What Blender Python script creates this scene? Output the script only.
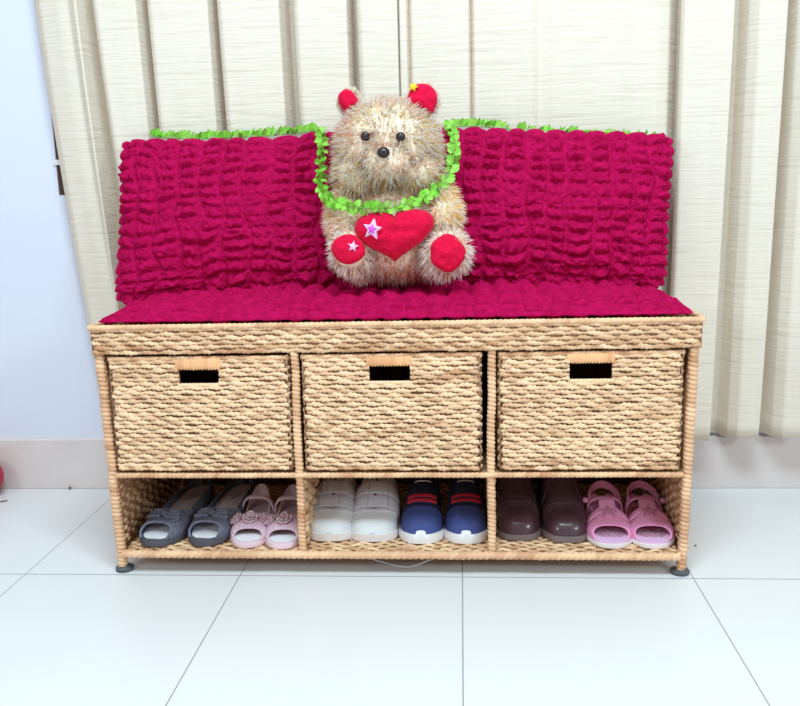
import bpy, math, random
import numpy as np
from mathutils import Matrix, Vector

for _o in list(bpy.data.objects):
    bpy.data.objects.remove(_o)
SC = bpy.context.scene
COL = SC.collection
PI = math.pi
rnd = random.Random(7)
RNG = np.random.default_rng(11)

# ------------------------------------------------------------------ camera
cam_d = bpy.data.cameras.new('camera')
cam = bpy.data.objects.new('camera', cam_d)
COL.objects.link(cam)
cam_d.sensor_width = 36.0
cam_d.lens = 866.0138 / 800 * 36.0
cam_d.clip_start = 0.02
_r = Vector((0.99733013, 0.06856024, -0.02514186))
_u = Vector((0.0119633, 0.18624178, 0.98243111))
_f = Vector((-0.07203818, 0.98010892, -0.18492433))
M = Matrix.Identity(4)
for i in range(3):
    M[i][0], M[i][1], M[i][2] = _r[i], _u[i], -_f[i]
M[0][3], M[1][3], M[2][3] = 0.1191, -1.3822, 0.6467
cam.matrix_world = M
SC.camera = cam

# ------------------------------------------------------------------ world, lamps, exposure
W = bpy.data.worlds.new('world')
SC.world = W
W.use_nodes = True
_bg = W.node_tree.nodes['Background']
_bg.inputs[0].default_value = (1.0, 0.87, 0.79, 1)
_bg.inputs[1].default_value = 0.34


def area(name, loc, target, size, power, color):
    d = bpy.data.lights.new(name, 'AREA')
    d.shape = 'RECTANGLE'
    d.size, d.size_y = size
    d.energy = power
    d.color = color
    o = bpy.data.objects.new(name, d)
    COL.objects.link(o)
    o.location = loc
    o.rotation_euler = (Vector(target) - Vector(loc)).to_track_quat('-Z', 'Y').to_euler()
    return o


area('ceiling_lamp_light', (0.15, -1.1, 2.5), (0.0, 0.1, 0.3), (1.2, 0.6), 54, (0.68, 0.90, 1.0))
area('side_lamp_light', (1.6, -1.7, 1.25), (-0.1, 0.2, 0.35), (0.35, 0.35), 15, (0.71, 0.91, 1.0))
area('left_lamp_light', (-1.4, -1.9, 1.25), (0.1, 0.2, 0.35), (0.5, 0.5), 11, (0.71, 0.91, 1.0))

vs = SC.view_settings
vs.view_transform = 'Standard'
vs.look = 'None'
vs.gamma = 1.0
vs.exposure = 0.12
vs.use_curve_mapping = False


# ------------------------------------------------------------------ materials
def node(nt, kind, **kw):
    n = nt.nodes.new(kind)
    for k, v in kw.items():
        if k in n.inputs:
            n.inputs[k].default_value = v
        else:
            setattr(n, k, v)
    return n


def c4(c):
    return (c[0], c[1], c[2], 1.0)


def mat(name, color, rough=0.7, color2=None, nscale=60.0, nstretch=(1, 1, 1), ncontrast=(0.35, 0.65),
        bump=0.0, bscale=300.0, bstretch=(1, 1, 1), bdist=0.002, attr=None, sheen=0.0, coat=0.0, spec=0.3,
        metallic=0.0, translucent=0.0, emission=None):
    m = bpy.data.materials.new(name)
    m.use_nodes = True
    nt = m.node_tree
    b = nt.nodes['Principled BSDF']
    b.inputs['Base Color'].default_value = c4(color)
    b.inputs['Roughness'].default_value = rough
    b.inputs['Specular IOR Level'].default_value = spec
    b.inputs['Metallic'].default_value = metallic
    b.inputs['Coat Weight'].default_value = coat
    if sheen:
        b.inputs['Sheen Weight'].default_value = sheen
        b.inputs['Sheen Roughness'].default_value = 0.4
    tc = node(nt, 'ShaderNodeTexCoord')
    if color2 is not None:
        if attr:
            a = node(nt, 'ShaderNodeAttribute', attribute_name=attr)
            fac = a.outputs['Fac']
        else:
            mp = node(nt, 'ShaderNodeMapping')
            mp.inputs['Scale'].default_value = nstretch
            nt.links.new(tc.outputs['Object'], mp.inputs['Vector'])
            n = node(nt, 'ShaderNodeTexNoise', Scale=nscale, Detail=4.0)
            nt.links.new(mp.outputs[0], n.inputs['Vector'])
            mr = node(nt, 'ShaderNodeMapRange')
            mr.inputs['From Min'].default_value = ncontrast[0]
            mr.inputs['From Max'].default_value = ncontrast[1]
            nt.links.new(n.outputs['Fac'], mr.inputs['Value'])
            fac = mr.outputs[0]
        mx = node(nt, 'ShaderNodeMix', data_type='RGBA')
        nt.links.new(fac, mx.inputs[0])
        mx.inputs[6].default_value = c4(color)
        mx.inputs[7].default_value = c4(color2)
        nt.links.new(mx.outputs[2], b.inputs['Base Color'])
    elif attr:
        a = node(nt, 'ShaderNodeAttribute', attribute_name=attr)
        nt.links.new(a.outputs['Color'], b.inputs['Base Color'])
    if bump:
        mp2 = node(nt, 'ShaderNodeMapping')
        mp2.inputs['Scale'].default_value = bstretch
        nt.links.new(tc.outputs['Object'], mp2.inputs['Vector'])
        n2 = node(nt, 'ShaderNodeTexNoise', Scale=bscale, Detail=3.0)
        nt.links.new(mp2.outputs[0], n2.inputs['Vector'])
        bp = node(nt, 'ShaderNodeBump', Strength=bump, Distance=bdist)
        nt.links.new(n2.outputs['Fac'], bp.inputs['Height'])
        nt.links.new(bp.outputs[0], b.inputs['Normal'])
    if translucent:
        out = nt.nodes['Material Output']
        tr = node(nt, 'ShaderNodeBsdfTranslucent')
        tr.inputs['Color'].default_value = c4(color)
        if attr and color2 is None:
            nt.links.new(a.outputs['Color'], tr.inputs['Color'])
        ms = node(nt, 'ShaderNodeMixShader')
        ms.inputs[0].default_value = translucent
        nt.links.new(b.outputs[0], ms.inputs[1])
        nt.links.new(tr.outputs[0], ms.inputs[2])
        nt.links.new(ms.outputs[0], out.inputs['Surface'])
    return m


MT = {}
MT['wall'] = mat('wall_paint', (0.74, 0.745, 0.86), 0.85, bump=0.06, bscale=60)
MT['base'] = mat('skirting_tile', (0.72, 0.63, 0.61), 0.35, color2=(0.76, 0.67, 0.65), nscale=12, spec=0.4)
MT['straw'] = mat('seagrass_straw', (0.93, 0.64, 0.40), 0.75, color2=(0.58, 0.31, 0.16), attr='tone', bump=0.5,
                  bscale=900, bdist=0.001)
MT['wrap'] = mat('seagrass_wrap', (0.92, 0.58, 0.35), 0.75, color2=(0.56, 0.27, 0.14), attr='tone', bump=0.5,
                 bscale=900, bdist=0.001)
MT['backing'] = mat('shade_toned_backing', (0.30, 0.15, 0.08), 0.9, color2=(0.40, 0.21, 0.11), nscale=120, bump=0.6,
                    bscale=250)  # sheet behind the strands, coloured dark to paint shade into the gaps
MT['straw_shaded'] = mat('shade_darkened_back_weave', (0.26, 0.13, 0.075), 0.85, color2=(0.17, 0.08, 0.05), attr='tone')  # back panel weave: compartment shade put into its darker straw colours
MT['wrap_orange'] = mat('seagrass_handle_wrap', (0.93, 0.50, 0.25), 0.75, color2=(0.62, 0.26, 0.12), attr='tone')
MT['core'] = mat('seagrass_core', (0.62, 0.38, 0.20), 0.9, color2=(0.45, 0.26, 0.13), nscale=90, bump=0.6, bscale=250)
MT['crimson'] = mat('crimson_seersucker', (0.37, 0.003, 0.056), 0.85, color2=(0.50, 0.005, 0.088), nscale=90,
                    bump=0.55, bscale=520, bdist=0.0015, spec=0.04)
MT['fur'] = mat('plush_fur', (1, 1, 1), 0.8, attr='tone', sheen=0.35, spec=0.1, translucent=0.55)
MT['plush'] = mat('plush_skin', (1.0, 0.80, 0.64), 0.95, color2=(1.0, 0.88, 0.68), nscale=40)
MT['red'] = mat('red_plush', (0.78, 0.006, 0.055), 0.85, color2=(0.66, 0.004, 0.045), nscale=140, bump=0.8, bscale=260,
                bdist=0.003, sheen=0.1, spec=0.1)
MT['star_lilac'] = mat('lilac_felt', (0.90, 0.55, 0.85), 0.8, bump=0.4, bscale=400)
MT['star_violet'] = mat('violet_felt', (0.72, 0.10, 0.70), 0.8, bump=0.4, bscale=400)
MT['yellow'] = mat('yellow_felt', (0.95, 0.66, 0.03), 0.8, bump=0.4, bscale=400)
MT['bead'] = mat('black_bead', (0.025, 0.018, 0.022), 0.22, spec=0.5)
MT['leaf'] = mat('green_leaf', (0.26, 0.74, 0.06), 0.45, color2=(0.46, 0.88, 0.14), attr='tone', spec=0.35,
                 translucent=0.25)
MT['stem'] = mat('green_stem', (0.22, 0.50, 0.08), 0.6)
MT['rubber'] = mat('grey_glide', (0.10, 0.11, 0.12), 0.5)
MT['metal'] = mat('steel_wire', (0.45, 0.45, 0.48), 0.35, metallic=0.9)
MT['frame'] = mat('brown_window_frame', (0.085, 0.035, 0.02), 0.5)
MT['hinge'] = mat('white_catch', (0.8, 0.78, 0.76), 0.5)
MT['ball'] = mat('red_ball', (0.50, 0.01, 0.05), 0.4)
MT['crumb'] = mat('brown_crumb', (0.22, 0.14, 0.10), 0.9)
MT['grey_fab'] = mat('slate_fabric', (0.12, 0.122, 0.165), 0.75, color2=(0.20, 0.20, 0.27), nscale=160, bump=0.5,
                     bscale=420)
MT['grey_sole'] = mat('slate_sole', (0.10, 0.10, 0.125), 0.6)
MT['insole_tan'] = mat('taupe_insole', (0.50, 0.40, 0.40), 0.6, color2=(0.44, 0.34, 0.34), nscale=50)
MT['insole_pale'] = mat('pale_insole', (0.84, 0.80, 0.82), 0.5)
MT['print'] = mat('dark_print', (0.20, 0.12, 0.13), 0.7)
MT['glitter'] = mat('pink_glitter', (0.80, 0.56, 0.63), 0.45, color2=(0.60, 0.40, 0.50), nscale=330,
                    ncontrast=(0.45, 0.6), bump=0.6, bscale=500, spec=0.5)
MT['pale_pink'] = mat('pale_pink_leatherette', (0.84, 0.64, 0.70), 0.45, spec=0.4)
MT['mauve_in'] = mat('mauve_insole', (0.50, 0.36, 0.40), 0.6)
MT['white_mesh'] = mat('white_mesh', (0.88, 0.92, 0.94), 0.6, color2=(0.80, 0.83, 0.86), nscale=300, bump=0.4,
                       bscale=600)
MT['grey_strap'] = mat('grey_strap', (0.57, 0.53, 0.57), 0.65, color2=(0.50, 0.46, 0.50), nscale=200, bump=0.3,
                       bscale=500)
MT['worn_sole'] = mat('worn_white_sole', (0.78, 0.70, 0.68), 0.6, color2=(0.86, 0.82, 0.82), nscale=40)
MT['seam'] = mat('grey_seam', (0.30, 0.27, 0.30), 0.8)
MT['navy'] = mat('navy_knit', (0.050, 0.072, 0.245), 0.65, color2=(0.065, 0.09, 0.29), nscale=350, bump=0.35,
                 bscale=800)
MT['navy_dark'] = mat('dark_navy_trim', (0.018, 0.02, 0.055), 0.6, bump=0.2, bscale=500)
MT['white_sole'] = mat('white_foam_sole', (0.86, 0.85, 0.86), 0.5)
MT['red_lace'] = mat('red_lace', (0.50, 0.015, 0.03), 0.7, bump=0.3, bscale=700)
MT['loop'] = mat('pale_loop', (0.65, 0.58, 0.42), 0.7)
MT['plum'] = mat('plum_leather', (0.075, 0.032, 0.045), 0.30, color2=(0.10, 0.05, 0.065), nscale=30, bump=0.25,
                 bscale=90, spec=0.5, coat=0.3)
MT['plum_sole'] = mat('grey_brown_sole', (0.22, 0.17, 0.175), 0.4, spec=0.5)
MT['jelly'] = mat('pink_rubber', (0.86, 0.33, 0.55), 0.42, spec=0.4)
MT['jelly_star'] = mat('glittery_pink_rubber', (0.56, 0.16, 0.30), 0.5, color2=(0.74, 0.32, 0.48), nscale=500,
                       bump=0.5, bscale=700)
MT['lilac_foot'] = mat('lilac_footbed', (0.80, 0.50, 0.76), 0.5)
MT['foot_print'] = mat('worn_red_brown_print', (0.40, 0.16, 0.20), 0.8, color2=(0.66, 0.40, 0.55), nscale=160)
MT['cream_sole'] = mat('cream_sole', (0.88, 0.80, 0.80), 0.5)


def curtain_material():
    m = bpy.data.materials.new('cream_slub_curtain')
    m.use_nodes = True
    nt = m.node_tree
    b = nt.nodes['Principled BSDF']
    b.inputs['Roughness'].default_value = 0.9
    b.inputs['Specular IOR Level'].default_value = 0.1
    tc = node(nt, 'ShaderNodeTexCoord')
    mp = node(nt, 'ShaderNodeMapping')
    mp.inputs['Scale'].default_value = (14, 14, 260)
    nt.links.new(tc.outputs['Object'], mp.inputs['Vector'])
    n = node(nt, 'ShaderNodeTexNoise', Scale=1.0, Detail=3.0)
    nt.links.new(mp.outputs[0], n.inputs['Vector'])
    mp2 = node(nt, 'ShaderNodeMapping')
    mp2.inputs['Scale'].default_value = (5, 5, 90)
    nt.links.new(tc.outputs['Object'], mp2.inputs['Vector'])
    n2 = node(nt, 'ShaderNodeTexNoise', Scale=1.0, Detail=2.0)
    nt.links.new(mp2.outputs[0], n2.inputs['Vector'])
    ad = node(nt, 'ShaderNodeMath', operation='ADD')
    nt.links.new(n.outputs['Fac'], ad.inputs[0])
    nt.links.new(n2.outputs['Fac'], ad.inputs[1])
    mr = node(nt, 'ShaderNodeMapRange')
    mr.inputs['From Min'].default_value = 0.62
    mr.inputs['From Max'].default_value = 0.92
    nt.links.new(ad.outputs[0], mr.inputs['Value'])
    mx = node(nt, 'ShaderNodeMix', data_type='RGBA')
    nt.links.new(mr.outputs[0], mx.inputs[0])
    mx.inputs[6].default_value = (0.84, 0.745, 0.63, 1)
    mx.inputs[7].default_value = (0.94, 0.85, 0.735, 1)
    nt.links.new(mx.outputs[2], b.inputs['Base Color'])
    bp = node(nt, 'ShaderNodeBump', Strength=0.45, Distance=0.003)
    nt.links.new(ad.outputs[0], bp.inputs['Height'])
    nt.links.new(bp.outputs[0], b.inputs['Normal'])
    tr = node(nt, 'ShaderNodeBsdfTranslucent')
    tr.inputs['Color'].default_value = (0.90, 0.72, 0.52, 1)
    ms = node(nt, 'ShaderNodeMixShader')
    ms.inputs[0].default_value = 0.18
    out = nt.nodes['Material Output']
    nt.links.new(b.outputs[0], ms.inputs[1])
    nt.links.new(tr.outputs[0], ms.inputs[2])
    nt.links.new(ms.outputs[0], out.inputs['Surface'])
    return m


def floor_material():
    m = bpy.data.materials.new('white_floor_tile')
    m.use_nodes = True
    nt = m.node_tree
    b = nt.nodes['Principled BSDF']
    b.inputs['Roughness'].default_value = 0.28
    b.inputs['Specular IOR Level'].default_value = 0.35
    tc = node(nt, 'ShaderNodeTexCoord')
    sep = node(nt, 'ShaderNodeSeparateXYZ')
    nt.links.new(tc.outputs['Object'], sep.inputs[0])

    def lines(sock, off, pitch, half):
        a = node(nt, 'ShaderNodeMath', operation='SUBTRACT')
        nt.links.new(sock, a.inputs[0])
        a.inputs[1].default_value = off - pitch * 20.5
        d = node(nt, 'ShaderNodeMath', operation='MODULO')
        nt.links.new(a.outputs[0], d.inputs[0])
        d.inputs[1].default_value = pitch
        s = node(nt, 'ShaderNodeMath', operation='SUBTRACT')
        nt.links.new(d.outputs[0], s.inputs[0])
        s.inputs[1].default_value = pitch / 2
        ab = node(nt, 'ShaderNodeMath', operation='ABSOLUTE')
        nt.links.new(s.outputs[0], ab.inputs[0])
        lt = node(nt, 'ShaderNodeMath', operation='LESS_THAN')
        nt.links.new(ab.outputs[0], lt.inputs[0])
        lt.inputs[1].default_value = half
        return lt.outputs[0]
    lx = lines(sep.outputs[0], -0.6517, 0.3831, 0.00085)
    ly = lines(sep.outputs[1], -0.0079, 0.442, 0.0012)
    mxm = node(nt, 'ShaderNodeMath', operation='MAXIMUM')
    nt.links.new(lx, mxm.inputs[0])
    nt.links.new(ly, mxm.inputs[1])
    n = node(nt, 'ShaderNodeTexNoise', Scale=3.0, Detail=3.0)
    nt.links.new(tc.outputs['Object'], n.inputs['Vector'])
    m1 = node(nt, 'ShaderNodeMix', data_type='RGBA')
    nt.links.new(n.outputs['Fac'], m1.inputs[0])
    m1.inputs[6].default_value = (0.77, 0.76, 0.765, 1)
    m1.inputs[7].default_value = (0.81, 0.80, 0.80, 1)
    m2 = node(nt, 'ShaderNodeMix', data_type='RGBA')
    nt.links.new(mxm.outputs[0], m2.inputs[0])
    nt.links.new(m1.outputs[2], m2.inputs[6])
    m2.inputs[7].default_value = (0.27, 0.30, 0.32, 1)
    nt.links.new(m2.outputs[2], b.inputs['Base Color'])
    inv = node(nt, 'ShaderNodeMath', operation='SUBTRACT')
    inv.inputs[0].default_value = 1.0
    nt.links.new(mxm.outputs[0], inv.inputs[1])
    bp = node(nt, 'ShaderNodeBump', Strength=0.3, Distance=0.001)
    nt.links.new(inv.outputs[0], bp.inputs['Height'])
    nt.links.new(bp.outputs[0], b.inputs['Normal'])
    return m


def glass_material():
    m = bpy.data.materials.new('window_glass')
    m.use_nodes = True
    b = m.node_tree.nodes['Principled BSDF']
    b.inputs['Transmission Weight'].default_value = 1.0
    b.inputs['Roughness'].default_value = 0.02
    b.inputs['Base Color'].default_value = (0.9, 0.95, 0.95, 1)
    return m


MT['curtain'] = curtain_material()
MT['floor'] = floor_material()
MT['glass'] = glass_material()


# ------------------------------------------------------------------ mesh builder
class MB:
    def __init__(self):
        self.v, self.q, self.t, self.c, self.qm, self.tm = [], [], [], [], [], []
        self.n = 0

    def add(self, verts, quads=None, tris=None, tone=0.0, m=0):
        verts = np.asarray(verts, float).reshape(-1, 3)
        k = len(verts)
        self.v.append(verts)
        tone = np.asarray(tone, float)
        if tone.ndim == 0:
            tone = np.full((k, 3), float(tone))
        elif tone.ndim == 1 and len(tone) == 3 and k != 3:
            tone = np.tile(tone, (k, 1))
        elif tone.ndim == 1:
            tone = np.repeat(tone[:, None], 3, 1)
        self.c.append(tone)
        if quads is not None and len(quads):
            qd = np.asarray(quads, int).reshape(-1, 4) + self.n
            self.q.append(qd)
            self.qm.append(np.full(len(qd), m))
        if tris is not None and len(tris):
            td = np.asarray(tris, int).reshape(-1, 3) + self.n
            self.t.append(td)
            self.tm.append(np.full(len(td), m))
        self.n += k

    def grid(self, P, cu=False, cv=False, tone=0.0, m=0, flip=False):
        """P[nu,nv,3]; cu / cv close the grid around u / v"""
        P = np.asarray(P, float)
        nu, nv = P.shape[:2]
        I = np.arange(nu * nv).reshape(nu, nv)
        if cu:
            I = np.vstack([I, I[:1]])
        if cv:
            I = np.hstack([I, I[:, :1]])
        q = np.stack([I[:-1, :-1], I[1:, :-1], I[1:, 1:], I[:-1, 1:]], -1).reshape(-1, 4)
        if flip:
            q = q[:, ::-1]
        if isinstance(tone, np.ndarray) and tone.shape[:2] == (nu, nv):
            tone = tone.reshape(nu * nv, -1)
            if tone.shape[1] == 1:
                tone = tone[:, 0]
        self.add(P.reshape(-1, 3), q, tone=tone, m=m)

    def loft(self, P, tone=0.0, m=0, flip=False):
        """rings P[n,k,3], closed around k, capped at both ends"""
        P = np.asarray(P, float)
        n, k = P.shape[:2]
        self.grid(P, cv=True, tone=tone, m=m, flip=flip)
        for e, ring in ((0, P[0]), (1, P[-1])):
            c = ring.mean(0)
            vv = np.vstack([ring, c[None]])
            i = np.arange(k)
            tr = np.stack([i, (i + 1) % k, np.full(k, k)], -1)
            if (e == 0) != flip:
                pass
            else:
                tr = tr[:, ::-1]
            tn = 0.0
            if isinstance(tone, np.ndarray):
                tn = float(tone.reshape(n, k, -1)[0 if e == 0 else -1].mean())
            elif not isinstance(tone, np.ndarray):
                tn = tone
            self.add(vv, tris=tr, tone=tn, m=m)

    def shell(self, A, C, tone=0.0, m=0):
        """a sheet with thickness: outer grid A, inner grid C, edges joined"""
        nu, nv = A.shape[:2]
        k = nu * nv
        I = np.arange(k).reshape(nu, nv)

        def qd(J):
            return np.stack([J[:-1, :-1], J[1:, :-1], J[1:, 1:], J[:-1, 1:]], -1).reshape(-1, 4)
        q = [qd(I), qd(I + k)[:, ::-1]]
        for e, f in ((I[0], False), (I[-1], True), (I[:, 0], True), (I[:, -1], False)):
            z = np.stack([e[:-1], e[1:], e[1:] + k, e[:-1] + k], -1)
            q.append(z[:, ::-1] if f else z)
        self.add(np.concatenate([A.reshape(-1, 3), C.reshape(-1, 3)]), np.concatenate(q), tone=tone, m=m)

    def box(self, lo, hi, tone=0.0, m=0):
        x0, y0, z0 = lo
        x1, y1, z1 = hi
        v = [(x0, y0, z0), (x1, y0, z0), (x1, y1, z0), (x0, y1, z0), (x0, y0, z1), (x1, y0, z1), (x1, y1, z1), (x0, y1, z1)]
        q = [(0, 3, 2, 1), (4, 5, 6, 7), (0, 1, 5, 4), (1, 2, 6, 5), (2, 3, 7, 6), (3, 0, 4, 7)]
        self.add(v, q, tone=tone, m=m)

    def ellipsoid(self, c, r, nu=24, nv=16, tone=0.0, m=0, rot=None):
        u = np.linspace(0, 2 * PI, nu, endpoint=False)
        v = np.linspace(0.02, PI - 0.02, nv)
        U, V = np.meshgrid(u, v, indexing='ij')
        P = np.stack([np.cos(U) * np.sin(V) * r[0], np.sin(U) * np.sin(V) * r[1], np.cos(V) * r[2]], -1)
        if rot is not None:
            P = P @ np.asarray(rot).T
        P = P + np.asarray(c)
        self.loft(np.transpose(P, (1, 0, 2)), tone=tone, m=m, flip=True)

    def tube(self, pts, r, k=8, tone=0.0, m=0):
        pts = np.asarray(pts, float)
        n = len(pts)
        r = np.broadcast_to(np.asarray(r, float), (n,))
        t = np.gradient(pts, axis=0)
        t /= np.linalg.norm(t, axis=1)[:, None] + 1e-12
        up = np.array([0, 0, 1.0]) if abs(t[:, 2]).mean() < 0.8 else np.array([0, 1.0, 0])
        a = np.cross(t, up)
        a /= np.linalg.norm(a, axis=1)[:, None] + 1e-12
        b = np.cross(a, t)
        th = np.linspace(0, 2 * PI, k, endpoint=False)
        P = pts[:, None] + (a[:, None] * np.cos(th)[None, :, None] + b[:, None] * np.sin(th)[None, :, None]) * r[:, None, None]
        self.loft(P, tone=tone, m=m)

    def build(self, name, mats, parent=None, smooth=True):
        me = bpy.data.meshes.new(name)
        V = np.concatenate(self.v)
        C = np.concatenate(self.c)
        Q = np.concatenate(self.q) if self.q else np.zeros((0, 4), int)
        T = np.concatenate(self.t) if self.t else np.zeros((0, 3), int)
        me.vertices.add(len(V))
        me.vertices.foreach_set('co', V.astype(np.float32).ravel())
        loops = np.concatenate([Q.ravel(), T.ravel()]).astype(np.int32)
        me.loops.add(len(loops))
        me.loops.foreach_set('vertex_index', loops)
        nq, nt_ = len(Q), len(T)
        me.polygons.add(nq + nt_)
        st = np.concatenate([np.arange(nq) * 4, nq * 4 + np.arange(nt_) * 3]).astype(np.int32)
        me.polygons.foreach_set('loop_start', st)
        if not isinstance(mats, (list, tuple)):
            mats = [mats]
        for mm in mats:
            me.materials.append(mm)
        mi = np.concatenate([np.concatenate(self.qm) if self.qm else np.zeros(0, int),
                             np.concatenate(self.tm) if self.tm else np.zeros(0, int)]).astype(np.int32)
        me.polygons.foreach_set('material_index', mi)
        me.update(calc_edges=True)
        me.polygons.foreach_set('use_smooth', np.full(nq + nt_, smooth, dtype=bool))
        at = me.attributes.new('tone', 'FLOAT_COLOR', 'POINT')
        at.data.foreach_set('color', np.hstack([C, np.ones((len(C), 1))]).astype(np.float32).ravel())
        me.validate()
        if smooth and len(V) < 16000:
            me.set_sharp_from_angle(angle=math.radians(55))
        o = bpy.data.objects.new(name, me)
        COL.objects.link(o)
        if parent is not None:
            o.parent = parent
        return o


def vnoise(x, y, seed=0):
    """2-D value noise, -1..1"""
    x = np.asarray(x, float)
    y = np.asarray(y, float)
    xi, yi = np.floor(x).astype(np.int64), np.floor(y).astype(np.int64)
    xf, yf = x - xi, y - yi
    xf, yf = xf * xf * (3 - 2 * xf), yf * yf * (3 - 2 * yf)

    def h(a, b):
        k = (a * 374761393 + b * 668265263 + seed * 974711) & 0xFFFFFFFF
        k = ((k ^ (k >> 13)) * 1274126177) & 0xFFFFFFFF
        return ((k ^ (k >> 16)) & 0xFFFF) / 32767.5 - 1
    return (h(xi, yi) * (1 - xf) * (1 - yf) + h(xi + 1, yi) * xf * (1 - yf) + h(xi, yi + 1) * (1 - xf) * yf + h(xi + 1, yi + 1) * xf * yf)


def empty(name, loc=(0, 0, 0), rz=0.0, label=None, cat=None, group=None):
    o = bpy.data.objects.new(name, None)
    o.empty_display_size = 0.05
    COL.objects.link(o)
    o.location = loc
    o.rotation_euler = (0, 0, rz)
    if label:
        tag(o, label, cat, group)
    return o


def tag(o, label, cat, group=None):
    o['label'] = label
    o['category'] = cat
    if group:
        o['group'] = group
    return o


def struct(o):
    o['kind'] = 'structure'
    return o


def copy_thing(root, loc, rz, label, group):
    r = root.copy()
    COL.objects.link(r)
    r.location = loc
    r.rotation_euler = (0, 0, rz)
    tag(r, label, root['category'], group)
    for ch in list(root.children):
        c = ch.copy()
        COL.objects.link(c)
        c.parent = r
        for g in ch.children:
            d = g.copy()
            COL.objects.link(d)
            d.parent = c
    return r


# ------------------------------------------------------------------ the setting
WY = 0.445
mb = MB()
mb.box((-2.6, -2.6, -0.05), (2.6, WY + 0.12, 0.0))
struct(mb.build('floor', MT['floor'], smooth=False))

WX0, WX1, WZ0, WZ1 = -0.737, 0.95, 0.654, 1.95
mb = MB()
mb.box((-2.6, WY, 0), (WX0, WY + 0.12, 2.6))
mb.box((WX1, WY, 0), (2.6, WY + 0.12, 2.6))
mb.box((WX0, WY, 0), (WX1, WY + 0.12, WZ0))
mb.box((WX0, WY, WZ1), (WX1, WY + 0.12, 2.6))
struct(mb.build('wall_back', MT['wall'], smooth=False))

mb = MB()
bz = 0.1165
prof = [(WY + 0.002, 0.0), (WY - 0.010, 0.0), (WY - 0.010, bz - 0.003), (WY - 0.007, bz), (WY + 0.002, bz)]
P = np.array([[(x, y, z) for (y, z) in prof] for x in (-2.6, 2.6)])
mb.loft(P)
struct(mb.build('baseboard_back', MT['base'], smooth=False))

# window behind the curtains
win = empty('window_1', (WX0, WY, WZ0))
struct(win)


def wbox(name, lo, hi, m, parent=None):
    b = MB()
    b.box([lo[i] - (WX0, WY, WZ0)[i] for i in range(3)], [hi[i] - (WX0, WY, WZ0)[i] for i in range(3)])
    o = b.build(name, m, parent or win, smooth=False)
    return o


b = MB()
for lo, hi in (((0, 0.004, 0), (0.05, 0.06, WZ1 - WZ0)), ((WX1 - WX0 - 0.05, 0.004, 0), (WX1 - WX0, 0.06, WZ1 - WZ0)),
               ((0.05, 0.004, 0), (WX1 - WX0 - 0.05, 0.06, 0.05)),
               ((0.05, 0.004, WZ1 - WZ0 - 0.05), (WX1 - WX0 - 0.05, 0.06, WZ1 - WZ0)),
               ((0.82, 0.004, 0.05), (0.87, 0.06, WZ1 - WZ0 - 0.05))):
    b.box(lo, hi)
b.build('window_frame', MT['frame'], win, smooth=False)
wbox('glass_pane', (WX0 + 0.05, WY + 0.028, WZ0 + 0.05), (WX1 - 0.05, WY + 0.033, WZ1 - 0.05), MT['glass'])
wbox('window_catch', (WX0 - 0.004, WY - 0.004, WZ0 + 0.063), (WX0 + 0.022, WY + 0.006, WZ0 + 0.074), MT['hinge'])


# ------------------------------------------------------------------ curtains
def curtain(name, label, keys, zb, zt=2.1, seed=0, smooth_w=0.006, wob=0.0015):
    """keys: (x at z=1.04, x at z=0.2, y front/back)"""
    keys = np.array(keys, float)
    n = 420
    L = np.concatenate([[0], np.cumsum(np.hypot(np.diff(keys[:, 0]), np.diff(keys[:, 2])))])
    s = np.linspace(0, L[-1], n)
    k = max(1, int(smooth_w / (L[-1] / n)))
    ker = np.hanning(2 * k + 3)[1:-1]
    ker /= ker.sum()

    def sm(a):
        p = len(ker) // 2
        return np.convolve(np.pad(a, p, mode='edge'), ker, 'valid')
    xt = sm(np.interp(s, L, keys[:, 0]))
    xb = sm(np.interp(s, L, keys[:, 1]))
    yy = sm(np.interp(s, L, keys[:, 2]))
    nz = 70
    z = np.linspace(0, 1, nz)
    P = np.zeros((nz, n, 3))
    for i, a in enumerate(z):
        zz = zb + a * (zt - zb)
        f = np.clip((1.04 - zz) / 0.84, -0.6, 1.1)
        f = f * abs(f) ** 0.25 if f > 0 else f * 0.5
        P[i, :, 0] = xt + (xb - xt) * f
        P[i, :, 1] = yy + wob * vnoise(s * 14, np.full(n, zz * 3.0), seed) + 0.5 * wob * vnoise(s * 40, np.full(n, zz * 5.0), seed + 3)
        P[i, :, 2] = zz + (0.004 * vnoise(s * 9, s * 0, seed + 8) if i == 0 else 0)
    # hem: a doubled band that stands slightly proud
    b = MB()
    b.grid(P)
    o = b.build(name, MT['curtain'])
    md = o.modifiers.new('cloth', 'SOLIDIFY')
    md.thickness = 0.0014
    md.offset = 0.0
    tag(o, label, 'curtain', 'cream curtains on the back wall')
    return o


F, B_ = 0.372, 0.433


def pleats(lst, start, end):
    keys = [start]
    for x0, x1, x0b, x1b in lst:
        w = x1 - x0
        keys.append((x0, x0b, F))
        keys.append((x0 + 0.16 * w, x0b + 0.16 * (x1b - x0b), B_ - 0.012))
        keys.append((x0 + 0.24 * w, x0b + 0.24 * (x1b - x0b), B_ + 0.003))
        keys.append((x1 - 0.006, x1b - 0.006, B_ + 0.003))
        keys.append((x1 - 0.016, x1b - 0.016, F + 0.010))
        keys.append((x1 - 0.006, x1b - 0.006, F))
    keys.append(end)
    return keys


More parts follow.
